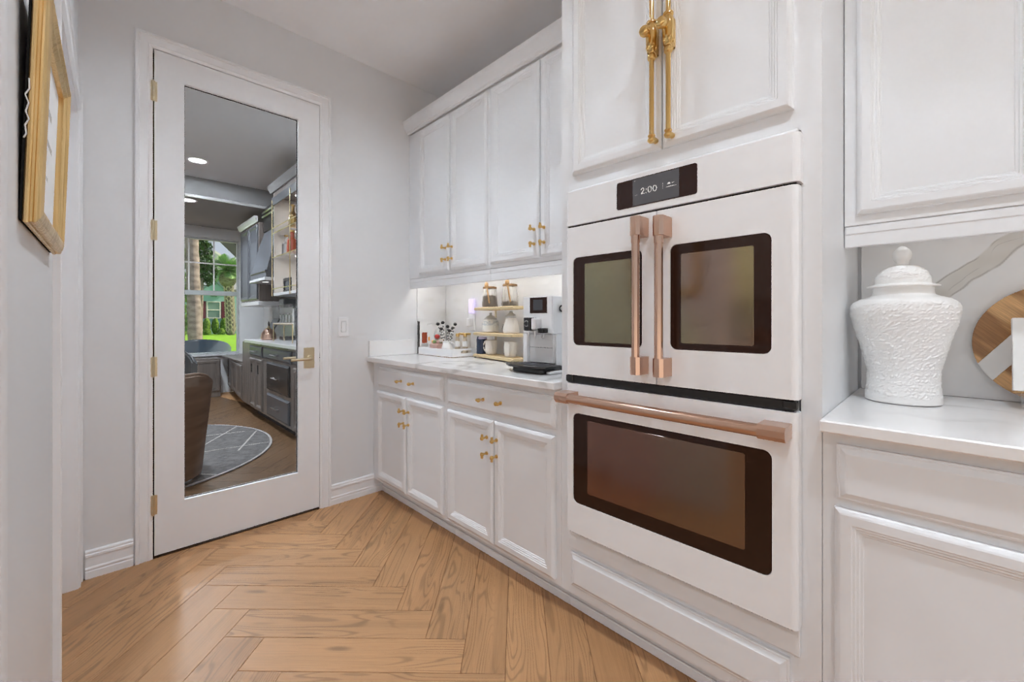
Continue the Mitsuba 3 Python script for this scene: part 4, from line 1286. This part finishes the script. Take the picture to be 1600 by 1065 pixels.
part(cc, 'low_body', mm, 'm_darkwood')
dirn = np.array([1.44 - 1.307, 7.93 - 6.361])
dirn /= np.hypot(*dirn)
Ml = np.eye(4)
Ml[:3, 0], Ml[:3, 1], Ml[:3, 2], Ml[:3, 3] = (-dirn[0], -dirn[1], 0), (0, 0, 1), (-dirn[1], dirn[0], 0), (1.307, 6.361, 0)
for a, b in ((-.52, -.03), (-1.03, -.54), (-1.54, -1.05)):
    part(cc, 'door', xf(nested(a, b, .12, .555, DOOR), Ml), 'm_darkwood')
part(cc, 'top', box(1.33, 1.90, 6.361, 7.93, .581, .600, .003), 'm_darkwood')
c3 = thing('countertop', 'pale countertop on the dark cabinets beyond the glass door', 'countertop')
part(c3, 'slab', box(1.250, XW - .003, 2.80, 6.02, .8775, .915, .004), 'm_farquartz')

# range hood
hp = [(1.93, 1.62), (1.35, 1.62), (1.35, 1.72), (1.365, 1.76), (1.385, 1.86), (1.415, 1.98), (1.455, 2.12), (1.50, 2.26), (1.53, 2.40), (1.54, 2.585), (1.93, 2.585)]
hd_ = thing('range_hood', 'dark curved range hood on the far wall beyond the glass door', 'range hood')


def along_y(poly, y0, y1):
    m = extr(sg.Polygon(poly), y1 - y0)
    m = xf(m, np.array([[1, 0, 0, 0], [0, 0, 1, y0], [0, 1, 0, 0], [0, 0, 0, 1.0]]))
    if m.volume < 0:
        m.invert()
    return m


part(hd_, 'shell', along_y(hp, 5.45, 6.14), 'm_darkgrey', 25)
part(hd_, 'lip', box(1.335, 1.90, 5.44, 6.145, 1.615, 1.650, .003), 'm_farquartz')
part(hd_, 'rim', box(1.338, 1.90, 5.442, 6.143, 1.715, 1.735, .003), 'm_darkgrey')
part(hd_, 'chimney', box(1.49, 1.92, 5.46, 6.13, 2.28, 2.584, .003), 'm_black')
for q in (0, 1):
    part(hd_, 'chrome_bar', box(1.455, 1.468, 5.52, 6.08, 2.50 - q * .05, 2.522 - q * .05, .004), 'm_chrome')
part(hd_, 'lamp', disc_down((1.42, 5.75, 1.614), .03, 12), 'm_white', emitter=emit(10.0))

# far wall cabinet
fw = thing('wall_cabinet', 'dark wall cabinet with pale crown beside the far window', 'cabinet')
part(fw, 'body', box(1.45, XW - .002, 6.17, 7.12, 1.40, 2.42, .001), 'm_darkwood')
for a, b in ((7.10, 6.66), (6.64, 6.20)):
    part(fw, 'door', xf(nested(-a, -b, 1.42, 2.40, DOOR), onB(1.45)), 'm_darkgrey')
part(fw, 'light_rail', box(1.44, XW - .002, 6.165, 7.125, 1.345, 1.399, .004), 'm_farquartz')
crown(7.13, 6.16, 1.435, 'pale crown moulding on the dark wall cabinet beside the far window', [(0, 0), (0, .006), (.015, .015), (.055, .035), (.075, .04), (.075, 0)], 'm_farquartz', 2.421)

# glass fronted display cabinet
dc = thing('display_cabinet', 'dark glass display cabinet with brass edged shelves beyond the glass door', 'cabinet')
dy0, dy1, dX = 4.36, 5.30, 1.37
part(dc, 'back', box(1.93, XW - .002, dy0, dy1, 1.42, 2.58), 'm_tan')
for y in (dy0, dy1 - .03):
    part(dc, 'side', box(dX + .02, 1.929, y, y + .03, 1.42, 2.58, .002), 'm_tan')
part(dc, 'top', box(dX + .01, 1.929, dy0 + .031, dy1 - .031, 2.53, 2.58, .002), 'm_darkwood')
part(dc, 'bottom', box(dX + .01, 1.929, dy0 + .031, dy1 - .031, 1.420, 1.452, .003), 'm_farquartz')
for y in (dy1 - .012, 4.655, dy0 + .012):
    part(dc, 'brass_post', rod((dX, y, 1.42), (dX, y, 2.50), .0055, 8), 'm_palegold')
for z in (2.18, 2.12, 1.85, 1.50):
    part(dc, 'brass_rail', rod((dX, dy1 - .012, z), (dX, dy0 + .012, z), .0045, 8), 'm_palegold')
for z in (2.13, 1.86):
    part(dc, 'glass_shelf', box(dX + .03, 1.92, dy0 + .04, dy1 - .04, z, z + .008), 'm_acrylic')
part(dc, 'door_frame', cat(box(dX + .005, dX + .02, dy0, dy1, 2.44, 2.53, .002)), 'm_darkgrey')
for z in (2.525, 2.127, 1.857):
    part(dc, 'cabinet_lamp', disc_down((1.55, 4.98, z), .03, 14), 'm_white', emitter=emit(70.0, (1, .95, .88)))
crown(dy1 + .03, dy0 - .03, dX + .0, 'pale crown moulding on top of the dark display cabinet', [(0, 0), (0, .006), (.015, .015), (.055, .035), (.075, .04), (.075, 0)], 'm_fargrey', 2.581)
bkk = thing('framed_picture', 'small black framed picture standing in the display cabinet', 'picture')
part(bkk, 'frame', xf(nested(-5.14, -4.90, 1.4535, 1.6135, [(0, .0), (0, .015), (.03, .015), (.03, .004), ], True), onB(1.46)), 'm_black')
part(bkk, 'print', xf(box(-5.11, -4.93, 1.4835, 1.5835, .002, .006), onB(1.46)), 'm_darkgrey')


def bottle(x, y, z, h, r, m, label):
    t = thing('bottle', label, 'bottle')
    part(t, 'glass', lathe(smooth_prof([(r * .9, z), (r, z + .01), (r, z + h * .55), (r * .45, z + h * .68), (r * .36, z + h * .92)], 20), 16, (x, y, 0)), m, True)
    part(t, 'stopper', lathe([(r * .45, z + h * .92), (r * .5, z + h * .94), (r * .5, z + h), (r * .3, z + h + .005)], 12, (x, y, 0)), 'm_gold', 30)


bottle(1.455, 4.86, 1.870, .24, .050, 'm_rust', 'amber bottle on the middle glass shelf of the display cabinet')
bottle(1.455, 4.84, 2.140, .24, .040, 'm_gold', 'gold bottle on the upper glass shelf of the display cabinet')
bottle(1.460, 5.08, 1.870, .22, .045, 'm_chrome', 'silver bottle on the middle glass shelf, left of the amber one')


def wine_glass(x, y, z, label, group, h=.20):
    t = thing('wine_glass', label, 'glass', group)
    part(t, 'bowl', lathe(smooth_prof([(.004, z + h * .42), (.022, z + h * .46), (.036, z + h * .62), (.034, z + h * .82), (.028, z + h)], 18), 18, (x, y, 0), cap=False), 'm_glass', True)
    part(t, 'stem', lathe([(.034, z), (.033, z + .003), (.006, z + .006), (.004, z + h * .2), (.004, z + h * .42)], 16, (x, y, 0)), 'm_chrome', 30)


for q in range(5):
    wine_glass(1.43, 5.19 - q * .105, 1.123, 'clear wine glass in the row on the low brass rack', 'wine glasses on the brass rack')
gr = thing('glass_rack', 'low brass rack with a glass top on the dark counter', 'rack')
part(gr, 'top', box(1.37, 1.49, 4.58, 5.26, 1.112, 1.120), 'm_acrylic')
for y in (5.25, 4.59):
    for x in (1.376, 1.484):
        part(gr, 'leg', rod((x, y, .916), (x, y, 1.112), .006, 8), 'm_palegold')
part(gr, 'rail', rod((1.376, 5.25, 1.106), (1.376, 4.59, 1.106), .006, 8), 'm_palegold')
BY_ = .0
bm = thing('coffee_brewer', 'black coffee brewer under the display cabinet beyond the glass door', 'coffee machine')
part(bm, 'body', cat(box(1.64, 1.86, 5.32, 5.50, .916, 1.40, .01), box(1.50, 1.64, 5.32, 5.50, 1.30, 1.40, .01), box(1.50, 1.64, 5.32, 5.50, .916, .96, .01)), 'm_black')
part(bm, 'steel_column', box(1.62, 1.639, 5.36, 5.42, .97, 1.29, .002), 'm_chrome')
ke = thing('kettle', 'rose gold kettle on the dark counter beyond the glass door', 'kettle')
kx, ky = 1.43, 5.66
part(ke, 'body', lathe(smooth_prof([(.070, .916), (.082, .93), (.078, .98), (.050, 1.03), (.030, 1.045)], 24), 24, (kx, ky, 0)), 'm_copper', True)
part(ke, 'lid', lathe(smooth_prof([(.032, 1.046), (.028, 1.055), (.008, 1.06), (.012, 1.075), (.001, 1.085)], 12), 16, (kx, ky, 0)), 'm_palegold', True)
part(ke, 'handle', tube([(kx - .02, ky - .05, 1.035), (kx - .02, ky - .08, 1.10), (kx, ky, 1.13), (kx + .02, ky + .04, 1.09), (kx + .02, ky + .04, 1.035)], .006, 8), 'm_black', True)
rk = thing('recipe_holder', 'slanted black holder on the dark counter next to the far window', 'holder')
part(rk, 'panel', xf(box(-.11, .11, 0, .28, -.008, .008, .003), np.array([[0.05, .45, -.89, 1.46], [-.998, .02, 0, 5.895], [0, .89, .45, .922], [0, 0, 0, 1.0]])), 'm_black')
part(rk, 'ledge', box(1.42, 1.455, 5.78, 6.00, .916, .935, .003), 'm_chrome')
bw = thing('glass_bowl', 'clear glass bowl on the dark counter below the display cabinet', 'bowl')
part(bw, 'bowl', lathe(smooth_prof([(.03, .916), (.05, .92), (.10, .97), (.115, 1.0)], 16), 28, (1.36, 4.46, 0), cap=False), 'm_glass', True)
part(bw, 'foot', lathe([(.04, .9155), (.04, .918)], 20, (1.36, 4.46, 0)), 'm_chrome')

fbs = thing('backsplash', 'dark grey tiled backsplash over the counter beyond the glass door', 'backsplash')
for q in range(8):
    for w in range(2):
        part(fbs, 'tile', box(XW - .012, XW - .001, 4.30 + w * .02 + q * .40, 4.30 + w * .02 + q * .40 + .397 if q < 7 else 7.45, .917 + w * .215, .917 + w * .215 + .212, .001), 'm_tile')
wse = thing('window_seat', 'dark panelled window seat under the far window', 'window seat')
part(wse, 'body', box(.10, 1.28, 7.62, 7.985, 0.001, .575, .002), 'm_darkwood')
for q in range(3):
    part(wse, 'panel', xf(nested(.12 + q * .39, .49 + q * .39, .08, .555, DOOR), onA(7.62)), 'm_darkwood')

# rug
rg = thing('rug', 'round grey rug with thin pale crossing lines beyond the glass door', 'rug')
RC, RR = np.array([0.0, 4.744]), 1.195
part(rg, 'pile', lathe([(RR - .004, .0005), (RR, .004), (RR - .004, .010)], 96, (*RC, 0)), 'm_rug', 30)
part(rg, 'border', lathe([(RR - .022, .0102), (RR - .021, .0115), (RR - .003, .0115), (RR - .002, .0102)], 96, (*RC, 0), cap=False), 'm_rugline')
disc = sg.Point(*RC).buffer(RR - .03)
for (a, b) in (((.30, 4.13), (1.05, 5.32)), ((.85, 4.30), (1.14, 4.95)), ((.05, 5.22), (1.05, 5.0)), ((.0, 4.55), (1.16, 4.40)), ((-.9, 5.4), (.6, 3.75)), ((-1.0, 4.3), (.2, 5.8))):
    ln = sg.LineString([a, b]).buffer(.008, cap_style=2).intersection(disc)
    if not ln.is_empty:
        mm = extr(ln, .0012)
        mm.apply_translation((0, 0, .0102))
        part(rg, 'line', mm, 'm_rugline')


# chairs
def barrel(c, face, rt, rb, zt, m, label, seat_m):
    t = thing('barrel_chair', label, 'chair')
    face = math.radians(face)
    V, n, nz = [], 41, 10
    th = .055
    span = math.radians(235)
    for i in range(n):
        a = face + math.pi - span / 2 + span * i / (n - 1)
        e = abs(i / (n - 1) - .5) * 2
        top = zt - .16 * max(0, (e - .45) / .55) ** 1.6
        for k in range(nz):
            f = k / (nz - 1)
            z = .05 + (top - .05) * f
            r = rb + (rt - rb) * f
            V.append((c[0] + r * math.cos(a), c[1] + r * math.sin(a), z))
        for k in range(nz):
            f = 1 - k / (nz - 1)
            z = .05 + (top - .05) * f
            r = rb + (rt - rb) * f - th
            V.append((c[0] + r * math.cos(a), c[1] + r * math.sin(a), z + (.012 if k == 0 else 0)))
    F, q = [], 2 * nz
    for i in range(n - 1):
        for k in range(q):
            a, b, d, e = i * q + k, (i + 1) * q + k, (i + 1) * q + (k + 1) % q, i * q + (k + 1) % q
            F += [(a, b, d), (a, d, e)]
    for i in (0, n - 1):
        for k in range(1, q - 1):
            F.append((i * q, i * q + k, i * q + k + 1) if i == 0 else (i * q, i * q + k + 1, i * q + k))
    part(t, 'shell', TM(V, F), m, 40)
    rs_ = rb - th - .012
    part(t, 'seat_cushion', lathe(smooth_prof([(rs_ * .6, .19), (rs_, .21), (rs_, .40), (rs_ * .9, .44), (.001, .455)], 18), 36, (*c, 0)), seat_m, True)
    part(t, 'plinth', lathe([(rs_ * .8, .012), (rs_ * .85, .018), (rs_ * .85, .189)], 32, (*c, 0)), 'm_blackmat', 30)
    rp = rt - th / 2
    pts = [(c[0] + rp * math.cos(a), c[1] + rp * math.sin(a), zt + .012 - .16 * max(0, (abs(j / 40 - .5) * 2 - .45) / .55) ** 1.6) for j, a in enumerate(np.linspace(face + math.pi - span / 2, face + math.pi + span / 2, 41))]
    part(t, 'piping', tube(pts, .012, 8), m, True)
    return t


barrel((.195, 3.86), 80, .40, .335, .765, 'm_leather', 'brown leather barrel chair seen from behind through the glass door', 'm_leather')
barrel((.34, 5.40), -60, .37, .33, .855, 'm_blackleather', 'black leather barrel chair behind the brown one, near the far window', 'm_blackleather')

# ------------------------------------------------------------------ outside the far window
G = -.12
single('lawn', box(-40, 40, 14.0, 75, G - .2, G + .02), 'm_lawn', 'bright green lawn outside the far window', kind='structure')
single('terrace', box(-12, 14, 8.15, 14.0, G - .2, G), 'm_paving', 'pale paved terrace right outside the far window', kind='structure')
# patio sofa back
ps = thing('patio_sofa', 'dark slate blue round backed patio sofa right outside the far window', 'sofa')
V, n = [], 33
cx0, cy0, ra = 1.17, 9.25, .52
for i in range(n):
    a = math.pi + math.pi * i / (n - 1)
    top = .60 + .225 * math.sin(math.pi * i / (n - 1)) ** .8
    for r, z in ((ra, G + .05), (ra + .02, top - .03), (ra, top), (ra - .06, top), (ra - .08, top - .03), (ra - .08, G + .05)):
        V.append((cx0 + r * math.cos(a), cy0 + r * math.sin(a), z))
F = []
for i in range(n - 1):
    for k in range(6):
        a, b, d, e = i * 6 + k, (i + 1) * 6 + k, (i + 1) * 6 + (k + 1) % 6, i * 6 + (k + 1) % 6
        F += [(a, b, d), (a, d, e)]
for i in (0, n - 1):
    F += [(i * 6, i * 6 + k, i * 6 + k + 1) if i == 0 else (i * 6, i * 6 + k + 1, i * 6 + k) for k in range(1, 5)]
part(ps, 'back', TM(V, F), 'm_slate', 35)
part(ps, 'seat', lathe(smooth_prof([(.40, G + .02), (.43, G + .06), (.43, .30), (.38, .36), (.001, .37)], 16), 30, (cx0, cy0, 0)), 'm_slate', True)
# slanted porch eave
ev = thing('porch_eave', 'dark slanted porch eave at the top right corner outside the far window', 'eave')
mm = xf(extr(sg.Polygon([(1.38, 2.62), (1.42, 2.54), (1.80, 2.15), (2.4, 1.6), (2.4, 2.62)]), .60), onA(8.74))
part(ev, 'board', mm, 'm_soffit')


def palm(name, label, base, top, r0, r1, boots, nfr, fl_, leafn):
    t = thing(name, label, 'palm tree', None)
    base, top = np.array(base, float), np.array(top, float)
    k = 24
    f = np.linspace(0, 1, k)
    rad = r0 + (r1 - r0) * f + .012 * np.sin(np.arange(k) * 2.1) * (r0 / .25)
    part(t, 'trunk', tube(base + (top - base) * f[:, None], rad, 14), 'm_bark', True)
    if boots:
        H_ = top[2] - base[2]
        for i in range(22):
            z = base[2] + H_ * (.04 + .80 * i / 22)
            for j in range(5):
                a = j * 2 * math.pi / 5 + (i % 2) * math.pi / 5
                rr = r0 * 1.05
                cx_, cy_ = base[0] + (top[0] - base[0]) * (z - base[2]) / H_, base[1]
                u = np.array([math.cos(a), math.sin(a), 0])
                p = np.array([cx_, cy_, z]) + u * rr
                s = np.array([-u[1], u[0], 0])
                tips = [p, p + s * .16 + np.array([0, 0, .30]) + u * .07, p - s * .16 + np.array([0, 0, .30]) + u * .07]
                bits = [rod(tips[0], tips[1], .030, 5), rod(tips[0], tips[2], .030, 5)]
                part(t, 'boot', cat(*bits), 'm_boot')
        part(t, 'crown_bulge', ball(top + np.array([0, 0, -.75]), .62, 2, (1, 1, 1.15)), 'm_bark', True)
    r2 = np.random.default_rng(int(abs(base[0] * 100)))
    for i in range(nfr):
        a = i * 2.39996
        el = r2.uniform(-.55, 1.35)
        L_ = fl_ * r2.uniform(.8, 1.1)
        u = np.array([math.cos(a), math.sin(a), 0])
        s = np.array([-u[1], u[0], 0])
        V, F = [], []
        N = 7
        for q in range(N):
            x = q / (N - 1)
            c = top + u * L_ * x * math.cos(el) + np.array([0, 0, L_ * (x * math.sin(el) - .22 * x * x)])
            V.append(c)
        for q in range(1, N):
            for sd in (-1, 1):
                for h in range(leafn):
                    x = (q - 1 + (h + .5) / leafn)
                    c = V[q - 1] * (1 - (h + .5) / leafn) + V[q] * (h + .5) / leafn
                    ll = fl_ * .42 * math.sin(math.pi * min(.97, .12 + x / (N - 1) * .85))
                    d = (V[q] - V[q - 1])
                    d = d / np.linalg.norm(d)
                    tip = c + s * sd * ll * .8 + d * ll * .5 + np.array([0, 0, -.25 * ll])
                    w = d * fl_ * .020
                    F.append((c - w, c + w, tip))
        VV = np.array(F).reshape(-1, 3)
        leaf = TM(VV, np.arange(len(VV)).reshape(-1, 3))
        leaf = cat(leaf, tube(np.array(V), np.linspace(.012, .004, N) * fl_, 5))
        part(t, 'frond', leaf, 'm_palmleaf')
    return t


palm('palm_tree', 'palm tree with a criss-cross trunk right of the house window outside', (7.78, 42, G), (7.55, 42, 5.35), .26, .24, True, 46, 1.75, 4)
pt_ = palm('palm_tree', 'thick grey palm trunk close to the far window on the left', (1.93, 15.0, G), (1.78, 15.0, 5.2), .175, .15, False, 10, 1.6, 4)


def leaf_cloud(c, rad, n, size, seed, m=None):
    r = np.random.default_rng(seed)
    d = r.normal(size=(n, 3))
    d /= np.linalg.norm(d, axis=1, keepdims=True)
    p = np.asarray(c) + d * np.asarray(rad) * r.uniform(.45, 1.0, (n, 1))
    a, b = r.normal(size=(n, 3)), r.normal(size=(n, 3))
    a /= np.linalg.norm(a, axis=1, keepdims=True)
    b -= (b * a).sum(1, keepdims=True) * a
    b /= np.linalg.norm(b, axis=1, keepdims=True)
    V = np.stack([p - a * size, p + b * size * .45, p + a * size, p - b * size * .45], 1).reshape(-1, 3)
    i = np.arange(n) * 4
    return TM(V, np.vstack([np.stack([i, i + 1, i + 2], 1), np.stack([i, i + 2, i + 3], 1)]))


tt = thing('leafy_tree', 'dark leafy tree standing behind the thick palm trunk outside', 'tree')
part(tt, 'trunk', tube([(2.7, 20, G), (2.72, 20, 1.5), (2.75, 20, 2.9)], .07, 10), 'm_bark', True)
part(tt, 'crown', cat(leaf_cloud((2.72, 20, 3.75), (.42, .42, 1.05), 900, .085, 5), leaf_cloud((2.95, 20, 2.95), (.34, .3, .5), 350, .08, 6)), 'm_darkleaf', kind='stuff')
tt = thing('leafy_tree', 'light green bushy tree at the left edge of the far window', 'tree')
part(tt, 'trunk', tube([(1.95, 18, G), (1.95, 18, 1.6)], .06, 8), 'm_bark', True)
part(tt, 'crown', cat(leaf_cloud((1.80, 18, 2.3), (.40, .5, 2.3), 900, .10, 8)), 'm_hedge', kind='stuff')

# house
hs2 = thing('house', 'teal house with a gable and maroon shutters seen through the far window', 'house')
HY = 46
part(hs2, 'lower_wall', box(5.2, 12, HY, HY + 8, G, 3.75), 'm_teal')
part(hs2, 'upper_wall', box(6.3, 12, HY + 3, HY + 8, 3.75, 7.2), 'm_palewall')
part(hs2, 'gable_wall', xf(extr(sg.Polygon([(6.25, 3.76), (7.25, 4.72), (8.15, 3.76)]), .3), onA(HY + .1)), 'm_teal')
for a, b in (((6.10, 3.80), (7.25, 4.86)), ((7.25, 4.86), (8.30, 3.80))):
    d = np.array(b) - np.array(a)
    nn = np.array([-d[1], d[0]]) / np.hypot(*d) * .16
    part(hs2, 'gable_trim', xf(extr(sg.Polygon([a, b, tuple(np.array(b) - nn), tuple(np.array(a) - nn)]), .5), onA(HY + .2)), 'm_tealdark')
part(hs2, 'lower_roof', along_y([], 0, 1) if False else xf(extr(sg.Polygon([(8.2, 3.76), (12.2, 3.76), (12.2, 4.0), (8.2, 4.0)]), 3.2), onA(HY + 3.1)), 'm_roof')
part(hs2, 'upper_gable', xf(extr(sg.Polygon([(6.75, 7.2), (7.65, 7.75), (8.55, 7.2)]), .3), onA(HY + 3.2)), 'm_palewall')
for a, b in (((6.55, 7.15), (7.65, 7.88)), ((7.65, 7.88), (8.75, 7.15))):
    d = np.array(b) - np.array(a)
    nn = np.array([-d[1], d[0]]) / np.hypot(*d) * .18
    part(hs2, 'upper_gable_trim', xf(extr(sg.Polygon([a, b, tuple(np.array(b) - nn), tuple(np.array(a) - nn)]), .6), onA(HY + 3.3)), 'm_white')
for nm, (a, b, c, d), yy in (('window', (6.66, 7.72, 1.30, 2.85), HY), ('window', (7.45, 8.25, 4.60, 5.75), HY + 3)):
    k = part(hs2, nm, xf(nested(a, b, c, d, [(0, 0), (0, .06), (.09, .06), (.09, .02)], True), onA(yy)), 'm_white')
    part(k, 'pane', xf(box(a + .08, b - .08, c + .08, d - .08, .005, .02), onA(yy)), 'm_housepane')
    part(k, 'rail', xf(box(a + .08, b - .08, (c + d) / 2 - .05, (c + d) / 2 + .05, .02, .05), onA(yy)), 'm_white')
for a, b in ((6.22, 6.62), (7.76, 8.20)):
    k = part(hs2, 'shutter', xf(box(a, b, 1.30, 2.85, .0, .05, .01), onA(HY)), 'm_maroon')
    part(k, 'shutter_rail', xf(box(a, b, 2.02, 2.10, .05, .07), onA(HY)), 'm_maroon')
part(hs2, 'wall_lamp', xf(box(6.95, 7.45, 3.28, 3.45, .0, .12, .04), onA(HY)), 'm_tealdark')


def shrub(c, rad, label, group, seed, m='m_hedge'):
    t = trimesh.creation.icosphere(subdivisions=3)
    v = t.vertices
    v = v * (1 + .25 * (meshkit.fbm(v * 3.1 + seed, 3) - .5))[:, None]
    single('shrub', TM(v * np.array(rad) + np.array(c), t.faces), m, label, 'shrub', True, group)


for q in range(9):
    shrub((5.3 + q * .62, 45.0, .62), (.28, .38, .72), 'rounded green hedge shrub in the row below the house window', 'hedge shrubs at the house', q)
for q, x in enumerate((6.35, 7.35, 8.0, 9.2)):
    shrub((x, 43.6, .12), (.30, .32, .34), ('low pale shrub left of the palm base', 'low green shrub below the house window', 'low green shrub touching the criss-cross palm', 'low green shrub right of the criss-cross palm')[q], None, 20 + q)


# ------------------------------------------------------------------ the opposite side of the kitchen, mirrored in the oven glass
ob = thing('base_cabinet', 'white base cabinet on the opposite side of the kitchen', 'cabinet')
part(ob, 'body', box(-2.62, -2.02, .95, 2.64, .0, .876, .002), 'm_cab')
part(ob, 'worktop', box(-2.62, -1.98, .93, 2.65, .8765, .908, .003), 'm_quartz')
ow = thing('wall_cabinet', 'cream wall cabinet on the opposite side of the kitchen', 'cabinet')
part(ow, 'body', box(-2.62, -2.27, .95, 2.64, 1.44, 2.46, .002), 'm_cream')
part(ow, 'light_rail', box(-2.285, -2.26, .95, 2.64, 1.37, 1.4395, .002), 'm_cream')
single('wall_partition', box(-2.72, -2.625, .90, 2.655, 0, ZC), 'm_wall', 'white partition wall on the opposite side of the kitchen', kind='structure')
cp_ = thing('copper_pot', 'copper pot on the opposite worktop', 'pot')
part(cp_, 'body', lathe(smooth_prof([(.07, .909), (.10, .93), (.105, 1.0), (.095, 1.04), (.03, 1.06), (.012, 1.09)], 20), 24, (-2.18, 1.26, 0)), 'm_copper', True)
kn = thing('knife_block', 'dark knife block on the opposite worktop', 'knife block')
part(kn, 'block', box(-2.26, -2.14, 1.02, 1.12, .909, 1.12, .01), 'm_darkwood')
for q in range(4):
    part(kn, 'knife_handle', rod((-2.18 - .03 * (q % 2), 1.04 + .02 * q, 1.121), (-2.13 - .03 * (q % 2), 1.04 + .02 * q, 1.21), .008, 8), 'm_black')
